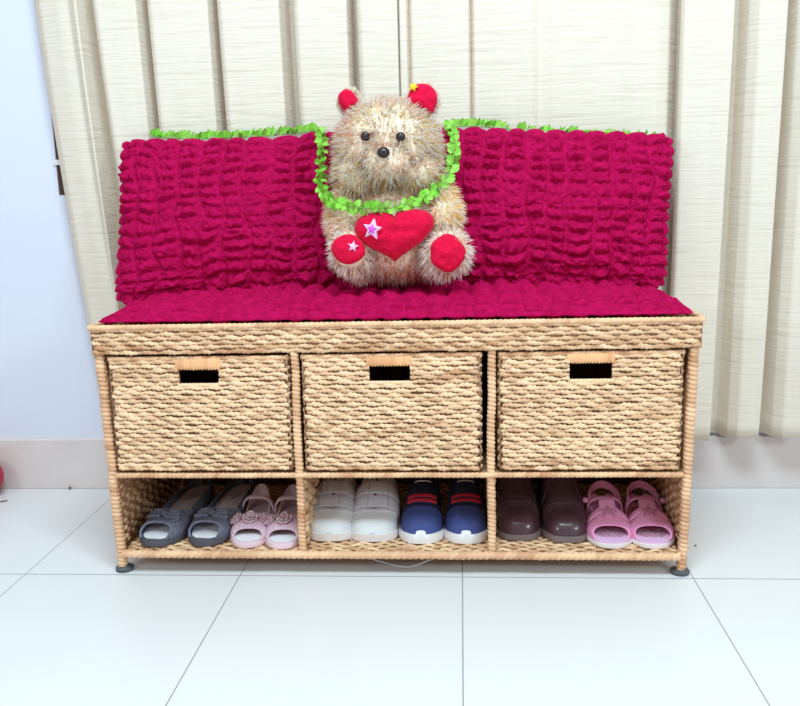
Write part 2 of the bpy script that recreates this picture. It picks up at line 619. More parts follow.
left_keys = [(-0.738, -0.672, 0.422), (-0.72, -0.655, 0.405), (-0.68, -0.615, 0.393)] + pleats(
    [(-0.634, -0.586, -0.585, -0.520), (-0.513, -0.476, -0.485, -0.45), (-0.370, -0.336, -0.355, -0.315), (-0.229, -0.186, -0.215, -0.17),
     (-0.097, -0.062, -0.092, -0.054)], (-0.655, -0.59, 0.390), (0.0015, 0.0015, F + 0.018))[0:]
curtain('curtain', 'cream curtain panel with deep pleats, hanging at the left beside the bare wall', left_keys, 0.135, seed=1)
mid_keys = [(0.002, 0.002, 0.400), (0.005, 0.005, 0.391), (0.017, 0.017, 0.390), (0.022, 0.022, 0.408), (0.028, 0.028, 0.392), (0.08, 0.08, 0.386), (0.138, 0.138, 0.392),
            (0.143, 0.143, 0.410), (0.149, 0.149, 0.393), (0.20, 0.20, 0.388), (0.225, 0.225, 0.395), (0.26, 0.26, 0.389),
            (0.275, 0.275, 0.399), (0.30, 0.30, 0.390), (0.36, 0.36, 0.387), (0.43, 0.43, 0.389), (0.46, 0.46, 0.396), (0.50, 0.50, 0.394), (0.522, 0.522, 0.402),
            (0.545, 0.545, 0.430), (0.565, 0.565, 0.432)]
curtain('curtain', 'flat pale curtain panel with faint narrow folds, hanging behind the bear and the right pillow', mid_keys, 0.135,
        seed=2, smooth_w=0.004)
FR = 0.372
right_keys = [(0.550, 0.545, 0.400), (0.540, 0.535, 0.385), (0.546, 0.541, FR), (0.60, 0.595, FR + 0.004), (0.634, 0.622, FR)]
for x0, x1 in ((0.638, 0.672), (0.735, 0.762), (0.835, 0.865), (0.955, 0.985)):
    right_keys += [(x0, x0 - 0.012, FR), (x0 - 0.012, x0 - 0.024, FR + 0.010), (x0 - 0.004, x0 - 0.016, 0.434), (x1 - 0.010, x1 - 0.017, 0.434), (x1 - 0.003, x1 - 0.008, FR + 0.020),
                   (x1 + 0.012, x1 + 0.008, FR + 0.002), ((x1 + 0.03), (x1 + 0.027), FR)]
right_keys += [(1.06, 1.06, FR + 0.01)]
curtain('curtain', 'cream curtain panel with a bottom hem showing, hanging at the right beside the bench', right_keys, 0.128, seed=3)


# ------------------------------------------------------------------ weaving
def weave(b, O, U, V, N, w, h, pitch=0.0072, stake=0.0155, amp=0.0016, hole=None, seed=0, bulge=0.0, back=True, ends=0.004,
          thick=0.0022, mback=1, toneshift=0.0, hs=None):
    """rows of seagrass cord over and under hidden stakes; O corner, U along rows, V up, N outward"""
    O, U, V, N = (np.asarray(a, float) for a in (O, U, V, N))
    rows = max(1, int(round(h / pitch)))
    p = h / rows
    rg = np.random.default_rng(seed)
    k = 7
    th = np.linspace(0, 2 * PI, k, endpoint=False)
    for i in range(rows):
        vc = (i + 0.5) * p
        spans = [(0.0, w)]
        if hole and hole[2] - 0.4 * p < vc < hole[3] + 0.4 * p:
            spans = [(0.0, hole[0]), (hole[1], w)]
        off = rg.uniform(-0.9, 0.9)
        for a0, a1 in spans:
            n = max(6, int((a1 - a0) / (hs or 0.0014)))
            s = np.linspace(a0, a1, n)
            ph = PI * s / stake + PI * i + off + 1.3 * vnoise(s * 22, np.full(n, i * 3.3), seed)
            wv = np.sin(ph)
            nn = amp * wv + bulge * np.sin(PI * np.clip(s / w, 0, 1)) * np.sin(PI * vc / h) ** 0.6
            e = np.minimum(s, w - s)
            nn = nn - ends * np.exp(-e / 0.004)
            vv = vc + 0.0012 * vnoise(s * 30, np.full(n, i * 7.7), seed + 1) + 0.0008 * np.sin(ph + 0.8)
            C = O + U * s[:, None] + V * vv[:, None] + N * nn[:, None]
            ra = p * (0.46 + 0.06 * wv + 0.11 * vnoise(s * 60, np.full(n, i * 5.1), seed + 2))
            ra[0] *= 0.6
            ra[-1] *= 0.6
            rb = thick * (1.0 + 0.15 * wv)
            # the cord is twisted: let the ridge roll around it
            rr = 1 + 0.20 * np.cos(2 * (th[None] + s[:, None] * 380 + i))
            P = C[:, None] + (V * np.cos(th)[None, :, None]) * (ra[:, None] * rr)[..., None] + (N * np.sin(th)[None, :, None]) * (rb[:, None] * rr)[..., None]
            tn = np.clip(0.36 + toneshift + 0.14 * rg.normal() + 0.6 * vnoise(s * 45, np.full(n, i * 9.1), seed + 4), 0, 1)
            b.loft(P, tone=np.repeat(tn[:, None], k, 1), flip=(np.dot(np.cross(U, V), N) > 0))
    if back:
        def slab(u0, u1, v0, v1):
            pts = []
            for d in (-thick - 0.003, -0.0012):
                for (uu, v_) in ((u0, v0), (u1, v0), (u1, v1), (u0, v1)):
                    pts.append(O + U * uu + V * v_ + N * d)
            b.add(pts, [(0, 3, 2, 1), (4, 5, 6, 7), (0, 1, 5, 4), (1, 2, 6, 5), (2, 3, 7, 6), (3, 0, 4, 7)], m=mback)
        if hole:
            slab(0, hole[0], 0, h)
            slab(hole[1], w, 0, h)
            slab(hole[0], hole[1], 0, hole[2])
            slab(hole[0], hole[1], hole[3], h)
        else:
            slab(0, w, 0, h)


def rope(b, p0, p1, ra, rb=None, pitch=0.0042, starts=1, e=1.0, seed=0, toneshift=0.0, side=None, k=14, depth=0.30):
    """a post or rail wrapped in cord: spiral ridges on a rounded section"""
    p0, p1 = np.asarray(p0, float), np.asarray(p1, float)
    rb = rb or ra
    d = p1 - p0
    L = np.linalg.norm(d)
    t = d / L
    if side is None:
        side = np.array([1.0, 0, 0]) if abs(t[0]) < 0.8 else np.array([0, 1.0, 0])
    a = side - t * np.dot(side, t)
    a /= np.linalg.norm(a)
    c = np.cross(t, a)
    n = max(8, int(L / (pitch / 5)))
    s = np.linspace(0, L, n)
    th = np.linspace(0, 2 * PI, k, endpoint=False)
    S, T = np.meshgrid(s, th, indexing='ij')
    ph = S / pitch + starts * T / (2 * PI)
    rid = np.abs(np.sin(PI * ph)) ** 0.8
    wrap_i = np.floor(ph)
    rr = (1 - depth) + depth * rid + 0.06 * vnoise(wrap_i * 1.7, T * 1.2, seed)
    cs, sn = np.cos(T), np.sin(T)
    X = np.sign(cs) * np.abs(cs) ** e * ra * rr
    Y = np.sign(sn) * np.abs(sn) ** e * rb * rr
    wob = 0.0009 * vnoise(s * 22, s * 0, seed + 9)
    P = p0 + t * s[:, None, None] + a * (X + wob[:, None])[..., None] + c * Y[..., None]
    tn = np.clip(0.35 + toneshift + 0.55 * vnoise(wrap_i * 0.83, wrap_i * 0 + 0.5, seed + 5) + 0.25 * vnoise(S * 30, T * 0, seed + 6), 0, 1)
    b.loft(P, tone=tn)


# ------------------------------------------------------------------ the bench
D = 0.36              # depth of the bench
LX = 0.482
bench = empty('storage_bench', (0, 0, 0),
              cat='bench', label='wide tan woven seagrass bench with three basket bays above an open shoe shelf')
WV = [MT['straw'], MT['backing']]
WR = [MT['wrap'], MT['core']]
X, Y, Z = np.eye(3)

# lid: woven band on four sides, a woven top, wrapped rims
b = MB()
weave(b, (-0.498, 0.0, 0.3885), X, Z, -Y, 0.996, 0.045, seed=21)
b.build('lid_band', WV, bench)
for sx in (-1, 1):
    b = MB()
    O = (sx * 0.498, 0.002 if sx > 0 else D, 0.3885)
    weave(b, O, Y * (1 if sx > 0 else -1), Z, X * sx, D - 0.002, 0.045, seed=22 + sx)
    b.build('lid_side_band', WV, bench)
b = MB()
b.box((-0.497, D - 0.005, 0.388), (0.497, D, 0.434))
b.box((-0.495, 0.005, 0.418), (0.495, D - 0.005, 0.428))
b.build('lid_top', MT['core'], bench, smooth=False)
b = MB()
rope(b, (-0.50, -0.001, 0.4345), (0.50, -0.001, 0.4345), 0.0048, 0.0048, pitch=0.0085, starts=2, seed=31, toneshift=-0.15)
rope(b, (-0.499, 0.0, 0.4345), (-0.499, D, 0.4345), 0.0048, pitch=0.0085, starts=2, seed=32, toneshift=-0.15)
rope(b, (0.499, 0.0, 0.4345), (0.499, D, 0.4345), 0.0048, pitch=0.0085, starts=2, seed=33, toneshift=-0.15)
b.build('lid_rim', WR, bench)

# legs with glides
for sx in (-1, 1):
    for yy in (0.013, D - 0.014):
        b = MB()
        rope(b, (sx * 0.4815, yy - 0.003, 0.010), (sx * 0.4895, yy - 0.003, 0.389), 0.0080, 0.0090, pitch=0.0075, starts=1, e=0.7, seed=int(40 + sx + yy * 30))
        lg = b.build('leg', WR, bench)
        b = MB()
        th = np.linspace(0, 2 * PI, 24, endpoint=False)
        rings = []
        for rr, zz in ((0.0135, 0.0), (0.0158, 0.002), (0.0158, 0.006), (0.011, 0.0085), (0.007, 0.011)):
            rings.append(np.stack([sx * (LX - 0.002) + rr * np.cos(th), yy + rr * np.sin(th), np.full(24, zz)], -1))
        b.loft(np.array(rings))
        b.build('foot_glide', MT['rubber'], lg)

# two front uprights and the partitions behind them
for px in (-0.1585, 0.165):
    b = MB()
    rope(b, (px - 0.001, 0.006, 0.034), (px + 0.001, 0.006, 0.389), 0.0072, 0.0075, pitch=0.0072, e=0.75, seed=int(50 + px * 9))
    b.build('front_upright', WR, bench)
    b = MB()
    weave(b, (px - 0.002, D - 0.02, 0.045), -Y, Z, -X, D - 0.035, 0.13, seed=60, pitch=0.011, stake=0.02, hs=0.005)
    weave(b, (px + 0.0045, 0.015, 0.045), Y, Z, X, D - 0.035, 0.13, seed=61, pitch=0.011, stake=0.02, hs=0.005, back=False)
    b.box((px - 0.003, 0.014, 0.176), (px + 0.003, D - 0.014, 0.388), m=1)
    b.build('partition', WV, bench)

# mid shelf and bottom shelf: rails and panels
b = MB()
b.box((-LX, 0.006, 0.1735), (LX, D - 0.01, 0.1795), m=1)
b.build('basket_shelf', WR, bench, smooth=False)
b = MB()
rope(b, (-LX + 0.006, 0.0, 0.178), (LX - 0.006, 0.0, 0.178), 0.0048, 0.0048, pitch=0.0078, starts=2, seed=70, toneshift=0.1)
b.build('shelf_rail', WR, bench)
b = MB()
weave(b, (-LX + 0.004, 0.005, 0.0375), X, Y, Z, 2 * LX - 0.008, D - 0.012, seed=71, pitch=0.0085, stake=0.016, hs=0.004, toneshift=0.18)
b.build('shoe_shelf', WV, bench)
b = MB()
rope(b, (-LX + 0.006, 0.001, 0.035), (LX - 0.006, 0.001, 0.035), 0.0075, 0.0072, pitch=0.0100, starts=2, seed=72, toneshift=-0.12)
b.build('shelf_rail', WR, bench)

# end panels and back panel
for sx in (-1, 1):
    b = MB()
    # outside face
    O = (sx * (LX + 0.005), 0.012 if sx > 0 else D - 0.012, 0.030)
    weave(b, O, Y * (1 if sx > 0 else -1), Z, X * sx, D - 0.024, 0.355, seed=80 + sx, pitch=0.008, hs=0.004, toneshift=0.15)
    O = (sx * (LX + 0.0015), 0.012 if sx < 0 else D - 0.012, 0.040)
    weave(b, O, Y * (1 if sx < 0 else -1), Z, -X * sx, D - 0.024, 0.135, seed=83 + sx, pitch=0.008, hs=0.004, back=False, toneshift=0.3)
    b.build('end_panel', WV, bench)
b = MB()
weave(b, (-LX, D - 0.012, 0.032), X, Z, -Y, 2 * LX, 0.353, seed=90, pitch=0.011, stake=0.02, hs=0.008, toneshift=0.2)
b.build('back_panel', [MT['straw_shaded'], MT['backing']], bench)
# bent steel wire under the shoe shelf
b = MB()
b.tube([(-0.052, 0.006, 0.030), (-0.045, 0.005, 0.0275), (-0.01, 0.005, 0.017), (0.008, 0.005, 0.0125), (0.018, 0.005, 0.0115), (0.028, 0.005, 0.013),
        (0.045, 0.005, 0.019), (0.068, 0.005, 0.0285), (0.074, 0.006, 0.031)], 0.0011)
o = b.build('bent_wire', MT['metal'], bench)
o['label'] = 'bent steel wire sticking down under the shoe shelf'


# ------------------------------------------------------------------ baskets
def basket(x0, x1, zt0, zt1, hx0, hx1, hz0, hz1, label, seed, yf=0.004):
    z0 = 0.1855
    w = x1 - x0
    h = zt0 - z0
    cx = (x0 + x1) / 2
    root = empty('storage_basket', (cx, yf, z0), label=label, cat='basket', group='woven baskets in the bench bays')
    a = -w / 2
    dep = 0.30
    hl = (hx0 - x0, hx1 - x0, hz0 - z0, hz1 - z0)
    b = MB()
    hr = h - 0.006
    weave(b, (a, 0, 0), X, Z, -Y, w, hr, hole=(hl[0], hl[1], hl[2], hr), seed=seed, bulge=0.004, pitch=0.0073, toneshift=-0.22)
    # strip of rows above the slot is the wrapped handle; side, back and bottom walls
    weave(b, (a, dep, 0), -Y, Z, -X, dep, hr, seed=seed + 1, hs=0.006, toneshift=-0.2)
    weave(b, (-a, 0, 0), Y, Z, X, dep, hr, seed=seed + 2, hs=0.006, toneshift=-0.2)
    b.box((a, dep - 0.006, 0), (-a, dep, hr), m=1)
    b.box((a, 0.004, 0.0), (-a, dep, 0.005), m=1)
    b.build('basket_body', WV, root)
    b = MB()
    rope(b, (a + 0.001, 0.001, h - 0.004), (-a - 0.001, 0.001, h - 0.004 + (zt1 - zt0)), 0.0042, pitch=0.0075, starts=2, seed=seed + 3, toneshift=0.12)
    rope(b, (a + 0.001, 0.001, h - 0.004), (a + 0.001, dep, h - 0.004), 0.0042, pitch=0.0075, starts=2, seed=seed + 4, toneshift=0.12)
    rope(b, (-a - 0.001, 0.001, h - 0.004), (-a - 0.001, dep, h - 0.004), 0.0042, pitch=0.0075, starts=2, seed=seed + 5, toneshift=0.12)
    b.build('basket_rim', WR, root)
    b = MB()
    zc = (hl[3] + h - 0.0035) / 2
    rope(b, (a + hl[0] - 0.004, -0.001, zc), (a + hl[1] + 0.004, -0.001, zc), 0.0040, (h - 0.0025 - hl[3]) / 2, pitch=0.0052, starts=1, e=0.8,
         seed=seed + 6, toneshift=-0.12, side=np.array([0, 1.0, 0]))
    b.build('handle_wrap', [MT['wrap_orange']], root)
    b = MB()
    rope(b, (a + hl[0] - 0.002, -0.001, hl[2] - 0.002), (a + hl[1] + 0.002, -0.001, hl[2] - 0.002), 0.0040, 0.0035, pitch=0.0065, starts=2,
         seed=seed + 7, toneshift=-0.45)
    b.build('slot_edging', WV, root)
    return root


basket(-0.473, -0.170, 0.3845, 0.3840, -0.354, -0.286, 0.337, 0.3605,
       'woven basket with slot handle in the left bay, above the grey and pink glitter shoes', 100)
basket(-0.146, 0.1475, 0.3845, 0.3855, -0.034, 0.033, 0.338, 0.3635,
       'woven basket with slot handle in the middle bay, above the white and navy sneakers', 120)
basket(0.1785, 0.4715, 0.3850, 0.3850, 0.291, 0.359, 0.338, 0.3650,
       'woven basket with slot handle in the right bay, above the dark shoes and pink sandals', 140)


# ------------------------------------------------------------------ pillows and seat pad
def puffy(name, label, cat, corners, t_front, t_back, nc, nr, nu, nv, pexp, amp, seed, mat_, pinch=0.0, group=None, up=None, rowbias=1.0, sag=None):
    TL, TR, BR, BL = (np.array(c, float) for c in corners)
    su = np.linspace(-1, 1, nu)
    sv = np.linspace(-1, 1, nv)
    SU, SV = np.meshgrid(su, sv, indexing='ij')
    k = 0.80
    U = (1 - k) * SU + k * np.sin(SU * PI / 2)
    V = (1 - k) * SV + k * np.sin(SV * PI / 2)
    n = np.cross(TR - TL, BL - TL)
    n /= np.linalg.norm(n)
    if up is not None and np.dot(n, up) < 0:
        n = -n
    # concave edges
    Ue = U * (1 - pinch * (1 - V ** 2) * np.abs(U) ** 3)
    Ve = V * (1 - 0.4 * pinch * (1 - U ** 2) * np.abs(V) ** 3)
    rc = 1 - (0.05 if up is not Z else 0.012) * (np.abs(U) * np.abs(V)) ** 7
    Ue, Ve = Ue * rc, Ve * rc
    a, c = (Ue + 1) / 2, (Ve + 1) / 2
    base = (BL + (BR - BL) * a[..., None]) * (1 - c[..., None]) + (TL + (TR - TL) * a[..., None]) * c[..., None]
    if sag is not None:
        base = base + sag(U, V)
    prof = np.sqrt(np.clip((1 - np.abs(U) ** pexp) * (1 - np.abs(V) ** pexp), 0, 1))
    prof[0, :] = prof[-1, :] = 0
    prof[:, 0] = prof[:, -1] = 0
    b = MB()
    faces = []
    for sgn, tt in ((1, t_front), (-1, t_back)):
        P = base + n * (sgn * tt * prof)[..., None]
        faces.append(P)
    # puffs: one bubble per cell, edges gathered
    wrp = 0.30 * vnoise(U * nc * 0.35, V * nr * 0.2, seed)
    wrq = 0.35 * vnoise(U * nc * 0.5, V * nr * 0.22, seed + 1)
    cu = (U + 1) / 2 * nc + wrp
    cv = (V + 1) / 2 * nr + wrq
    iu, iv = np.floor(cu), np.floor(cv)
    fu, fv = (cu - iu) * 2 - 1, (cv - iv) * 2 - 1
    rr = 0.75 + 0.5 * vnoise(iu * 3.1 + 0.5, iv * 2.7 + 0.5, seed + 2)
    fv2 = fv + 0.35 * (1 - fv ** 2)
    bub = np.clip(1 - (np.abs(fu) / 0.86) ** 2.4, 0, 1) ** 0.7 * np.clip(1 - fv2 ** 2, 0, 1) ** 0.6 * rr
    wrk = 0.30 * vnoise(cu * 2.6, cv * 2.2, seed + 4) + 0.22 * vnoise(cu * 6.0, cv * 4.4, seed + 5)
    # little gather lines where the elastic thread pulls
    gat = 0.22 * np.sin(cu * 2 * PI * 3.0 + 3 * vnoise(iu, iv, seed + 7)) * np.abs(fv) ** 2
    disp = amp * (bub + wrk * (0.35 + bub) + gat * 0.7 - 0.45)
    for fi, P in enumerate(faces):
        du = np.gradient(P, axis=0)
        dv = np.gradient(P, axis=1)
        nn = np.cross(du, dv)
        nn /= np.linalg.norm(nn, axis=-1, keepdims=True) + 1e-12
        sg = 1 if fi == 0 else -1
        if np.mean((nn * n).sum(-1)) * sg < 0:
            nn = -nn
        # seam: outward in the plane
        edge = np.clip((np.maximum(np.abs(SU), np.abs(SV)) - 0.90) / 0.10, 0, 1)[..., None]
        sc = np.where(np.abs(SU) > np.abs(SV), np.clip(1 - fv2 ** 2, 0, 1) ** 0.6, np.clip(1 - (np.abs(fu) / 0.95) ** 2.2, 0, 1) ** 0.7) - 0.5
        out = (base - base.mean((0, 1)))
        out /= np.linalg.norm(out, axis=-1, keepdims=True) + 1e-12
        nn = nn * (1 - edge) + out * edge
        Pd = P + nn * (disp * (1 - edge[..., 0]) + 0.55 * amp * sc * edge[..., 0])[..., None]
        fl = np.dot(np.cross(TR - TL, TL - BL), n) * sg < 0
        b.grid(Pd, flip=bool(fl))
    o = b.build(name, mat_)
    # merge the seam
    import bmesh
    bm = bmesh.new()
    bm.from_mesh(o.data)
    bmesh.ops.remove_doubles(bm, verts=bm.verts, dist=1e-6)
    bm.to_mesh(o.data)
    bm.free()
    tag(o, label, cat, group)
    return o


# seat pad on the lid
pad = puffy('seat_pad', 'long crimson puckered seat pad lying flat on the bench lid under the bear', 'cushion',
            [(-0.489, 0.345, 0.446), (0.487, 0.345, 0.446), (0.488, 0.004, 0.443), (-0.489, 0.004, 0.443)],
            0.027, 0.006, 25, 20, 620, 280, 5.0, 0.0088, 5, MT['crimson'], up=Z)

puffy('throw_pillow', 'crimson puckered pillow leaning behind the bear on the left, its end overhanging the bench', 'pillow',
      [(-0.552, 0.336, 0.762), (-0.020, 0.336, 0.766), (-0.020, 0.262, 0.455), (-0.562, 0.256, 0.436)],
      0.055, 0.042, 12, 15, 420, 270, 2.6, 0.0142, 17, MT['crimson'], pinch=0.035, sag=lambda U, V: np.stack([0 * U, 0 * U, -0.010 * np.clip(V, 0, 1) * (1 - U ** 2)], -1), group='crimson pillows on the bench', up=-Y)
puffy('throw_pillow', 'crimson puckered pillow leaning behind the bear on the right, next to the hemmed curtain', 'pillow',
      [(0.0, 0.336, 0.768), (0.527, 0.334, 0.738), (0.502, 0.260, 0.450), (0.0, 0.262, 0.455)],
      0.055, 0.042, 13, 14, 420, 270, 2.6, 0.0142, 29, MT['crimson'], pinch=0.03, group='crimson pillows on the bench', up=-Y)


# ------------------------------------------------------------------ teddy bear
bear = empty('teddy_bear', (0.0, 0.17, 0.475),
             label='fluffy cream teddy bear with red ears, sitting on the seat pad hugging a red heart', cat='teddy bear')
BO = np.array([0.0, 0.17, 0.475])


def rotm(rx=0, ry=0, rz=0):
    return np.array((Matrix.Rotation(rz, 3, 'Z') @ Matrix.Rotation(ry, 3, 'Y') @ Matrix.Rotation(rx, 3, 'X')))


FURC = np.array([(1.0, 0.91, 0.80), (1.0, 0.80, 0.36), (1.0, 0.66, 0.48), (1.0, 0.68, 0.50), (1.0, 0.98, 0.96)])


def furry(name, lumps, count, length, seed, wts=(0.44, 0.11, 0.19, 0.06, 0.20), droop=0.15, avoid=(), parent=None, extra=None, white_side=0.0, tip=0.6):
    """lumps: (centre, radii, rot). One body mesh with its plush skin and pile."""
    rg = np.random.default_rng(seed)
    b = MB()
    areas = []
    for c, r, R in lumps:
        b.ellipsoid(np.array(c) - BO, r, 28, 18, m=1, rot=R)
        areas.append((r[0] * r[1] + r[1] * r[2] + r[0] * r[2]))
    areas = np.array(areas) / sum(areas)
    base_pts, norms, lump_i = [], [], []
    for li, (c, r, R) in enumerate(lumps):
        n = int(count * areas[li])
        d = rg.normal(size=(n, 3))
        d /= np.linalg.norm(d, axis=1)[:, None]
        p = d * r
        nn = d / np.array(r)
        nn /= np.linalg.norm(nn, axis=1)[:, None]
        if R is not None:
            p = p @ np.asarray(R).T
            nn = nn @ np.asarray(R).T
        p = p + np.array(c)
        keep = np.ones(n, bool)
        for lj, (c2, r2, R2) in enumerate(lumps):
            if lj == li:
                continue
            q = p - np.array(c2)
            if R2 is not None:
                q = q @ np.asarray(R2)
            keep &= ((q / np.array(r2)) ** 2).sum(1) > 0.93
        for (ac, ar) in avoid:
            keep &= np.linalg.norm(p - np.array(ac), axis=1) > ar
        base_pts.append(p[keep])
        norms.append(nn[keep])
    p = np.concatenate(base_pts)
    nn = np.concatenate(norms)
    n = len(p)
    tuft = np.stack([vnoise(p[:, 0] * 70 + 5, p[:, 2] * 70 + p[:, 1] * 40, seed + j) for j in range(3)], -1)
    d = nn + 0.35 * tuft + 0.22 * rg.normal(size=(n, 3)) + np.array([0, 0, -droop])
    d /= np.linalg.norm(d, axis=1)[:, None]
    ln = length * rg.uniform(0.6, 1.15, n)
    side = np.cross(d, rg.normal(size=(n, 3)))
    side /= np.linalg.norm(side, axis=1)[:, None]
    oth = np.cross(d, side)
    ra = 0.0009
    th = np.arange(3) * 2 * PI / 3
    bend = np.array([0, 0, -0.25]) * ln[:, None] + 0.2 * side * ln[:, None] * rg.uniform(-1, 1, n)[:, None]
    R0 = p[:, None] + (side[:, None] * np.cos(th)[None, :, None] + oth[:, None] * np.sin(th)[None, :, None]) * ra
    mid = p + d * (ln * 0.55)[:, None] + bend * 0.3
    R1 = mid[:, None] + (side[:, None] * np.cos(th)[None, :, None] + oth[:, None] * np.sin(th)[None, :, None]) * (ra * 0.8)
    tipv = (p + d * ln[:, None] + bend)[:, None]
    VV = np.concatenate([R0, R1, tipv], 1) - BO
    patch = vnoise(p[:, 0] * 26, p[:, 2] * 26, seed + 11)
    w = np.tile(np.array(wts), (n, 1))
    w[:, 1] *= np.clip(1 + 1.6 * patch, 0.1, 3)
    w[:, 2] *= np.clip(1 - 1.6 * patch, 0.1, 3)
    w[:, 3] *= np.clip(1 - 1.4 * patch, 0.1, 3)
    w /= w.sum(1)[:, None]
    cum = np.cumsum(w, 1)
    pick = (rg.random(n)[:, None] > cum).sum(1).clip(0, 4)
    colr = FURC[pick] * rg.uniform(0.92, 1.03, n)[:, None]
    tipc = colr * (1 - tip) + np.array([1.0, 0.96, 0.90]) * tip
    CC = np.concatenate([np.repeat((colr)[:, None], 3, 1), np.repeat(colr[:, None], 3, 1), tipc[:, None]], 1)
    if extra is not None:
        CC = extra(p, CC)
    idx = (np.arange(n) * 7)[:, None]
    qd = np.concatenate([idx + np.array([[0, 1, 4, 3]]), idx + np.array([[1, 2, 5, 4]]), idx + np.array([[2, 0, 3, 5]])], 0)
    tr = np.concatenate([idx + np.array([[3, 4, 6]]), idx + np.array([[4, 5, 6]]), idx + np.array([[5, 3, 6]])], 0)
    b.add(VV.reshape(-1, 3), qd, tr, tone=np.clip(CC.reshape(-1, 3), 0, 1))
    return b.build(name, [MT['fur'], MT['plush']], parent or bear)


HC = np.array([-0.008, 0.185, 0.719])
HR = np.array([0.087, 0.078, 0.080])
head = furry('head', [(HC, HR, None), (HC + [0.002, -0.058, -0.022], (0.042, 0.030, 0.034), None), (HC + [-0.045, -0.02, -0.04], (0.045, 0.045, 0.04), None),
                      (HC + [0.045, -0.02, -0.04], (0.045, 0.045, 0.04), None)],
             8500, 0.021, 3, avoid=[((-0.039, 0.108, 0.737), 0.010), ((0.020, 0.108, 0.734), 0.010), ((-0.008, 0.090, 0.708), 0.013)])
furry('torso', [((-0.002, 0.185, 0.590), (0.080, 0.062, 0.095), None), ((0.0, 0.16, 0.543), (0.076, 0.060, 0.050), None)], 5200, 0.017, 5,
      wts=(0.30, 0.14, 0.34, 0.16, 0.06))
for nm, lumps, sd in (
        ('arm', [((-0.088, 0.165, 0.612), (0.024, 0.034, 0.044), rotm(0, 0.2, 0)), ((-0.078, 0.135, 0.590), (0.026, 0.034, 0.028), None)], 7),
        ('arm', [((0.084, 0.165, 0.624), (0.026, 0.034, 0.044), rotm(0, -0.3, 0)), ((0.089, 0.135, 0.602), (0.026, 0.034, 0.028), None)], 9)):
    furry(nm, lumps, 2200, 0.019, sd, wts=(0.42, 0.24, 0.12, 0.04, 0.18))
legs = []
for nm, lumps, sd in (
        ('leg', [((-0.069, 0.100, 0.548), (0.031, 0.026, 0.034), None), ((-0.060, 0.145, 0.534), (0.032, 0.05, 0.034), None)], 12),
        ('leg', [((0.094, 0.100, 0.541), (0.036, 0.026, 0.036), None), ((0.075, 0.145, 0.534), (0.034, 0.05, 0.034), None)], 14)):
    c = lumps[0][0]
    legs.append(furry(nm, lumps, 2600, 0.017, sd, wts=(0.34, 0.03, 0.05, 0.02, 0.56), droop=0.1,
                      avoid=[((c[0], c[1] - 0.040, c[2]), 0.035)]))


def dome(b, pts2, c, thick, rot=None, rings=9, m=0, backd=0.006, seed=0, lump=0.0):
    """a padded shape: 2-D outline (x,z), domed towards -y"""
    pts2 = np.asarray(pts2, float)
    cen = pts2.mean(0)
    k = len(pts2)
    P = []
    for s in np.linspace(1, 0.02, rings):
        q = cen + (pts2 - cen) * s
        y = -thick * np.sqrt(max(0, 1 - s ** 2.2)) + lump * vnoise(q[:, 0] * 90, q[:, 1] * 90, seed) * (1 - s ** 4)
        P.append(np.stack([q[:, 0], np.full(k, 0) + y, q[:, 1]], -1))
    P = [np.stack([cen[0] + (pts2[:, 0] - cen[0]) * 0.9, np.full(k, backd), cen[1] + (pts2[:, 1] - cen[1]) * 0.9], -1)] + P
    P = np.array(P)
    if rot is not None:
        P = P @ np.asarray(rot).T
    b.loft(P + np.asarray(c), m=m)


def star_pts(r, rin, rot=0.0):
    return [((r if i % 2 == 0 else rin) * math.sin(rot + i * PI / 5), (r if i % 2 == 0 else rin) * math.cos(rot + i * PI / 5)) for i in range(10)]


def fine(pts, n=80):
    pts = np.asarray(pts, float)
    q = np.vstack([pts, pts[:1]])
    L = np.concatenate([[0], np.cumsum(np.linalg.norm(np.diff(q, axis=0), axis=1))])
    s = np.linspace(0, L[-1], n, endpoint=False)
    return np.stack([np.interp(s, L, q[:, 0]), np.interp(s, L, q[:, 1])], -1)


# foot pads
b = MB()
a = np.linspace(0, 2 * PI, 48, endpoint=False)
dome(b, np.stack([0.0285 * np.cos(a) * (1 + 0.08 * np.cos(2 * a + 1)), 0.0255 * np.sin(a)], -1), np.array([-0.071, 0.074, 0.551]) - BO, 0.010, rot=rotm(-0.15, 0, -0.15), lump=0.002, backd=0.012)
fp = b.build('foot_pad', MT['red'], legs[0])
b = MB()
dome(b, star_pts(0.010, 0.0045, 0.2), np.array([-0.061, 0.062, 0.556]) - BO, 0.002, backd=0.004, rings=4)
b.build('star_patch', MT['star_lilac'], bear).parent = legs[0]
b = MB()
dome(b, np.stack([0.030 * np.cos(a) * (1 + 0.05 * np.cos(5 * a)), 0.031 * np.sin(a) * (1 + 0.04 * np.cos(4 * a))], -1), np.array([0.096, 0.074, 0.541]) - BO, 0.012,
     rot=rotm(-0.1, 0, 0.12), lump=0.004, backd=0.012)
b.build('foot_pad', MT['red'], legs[1])

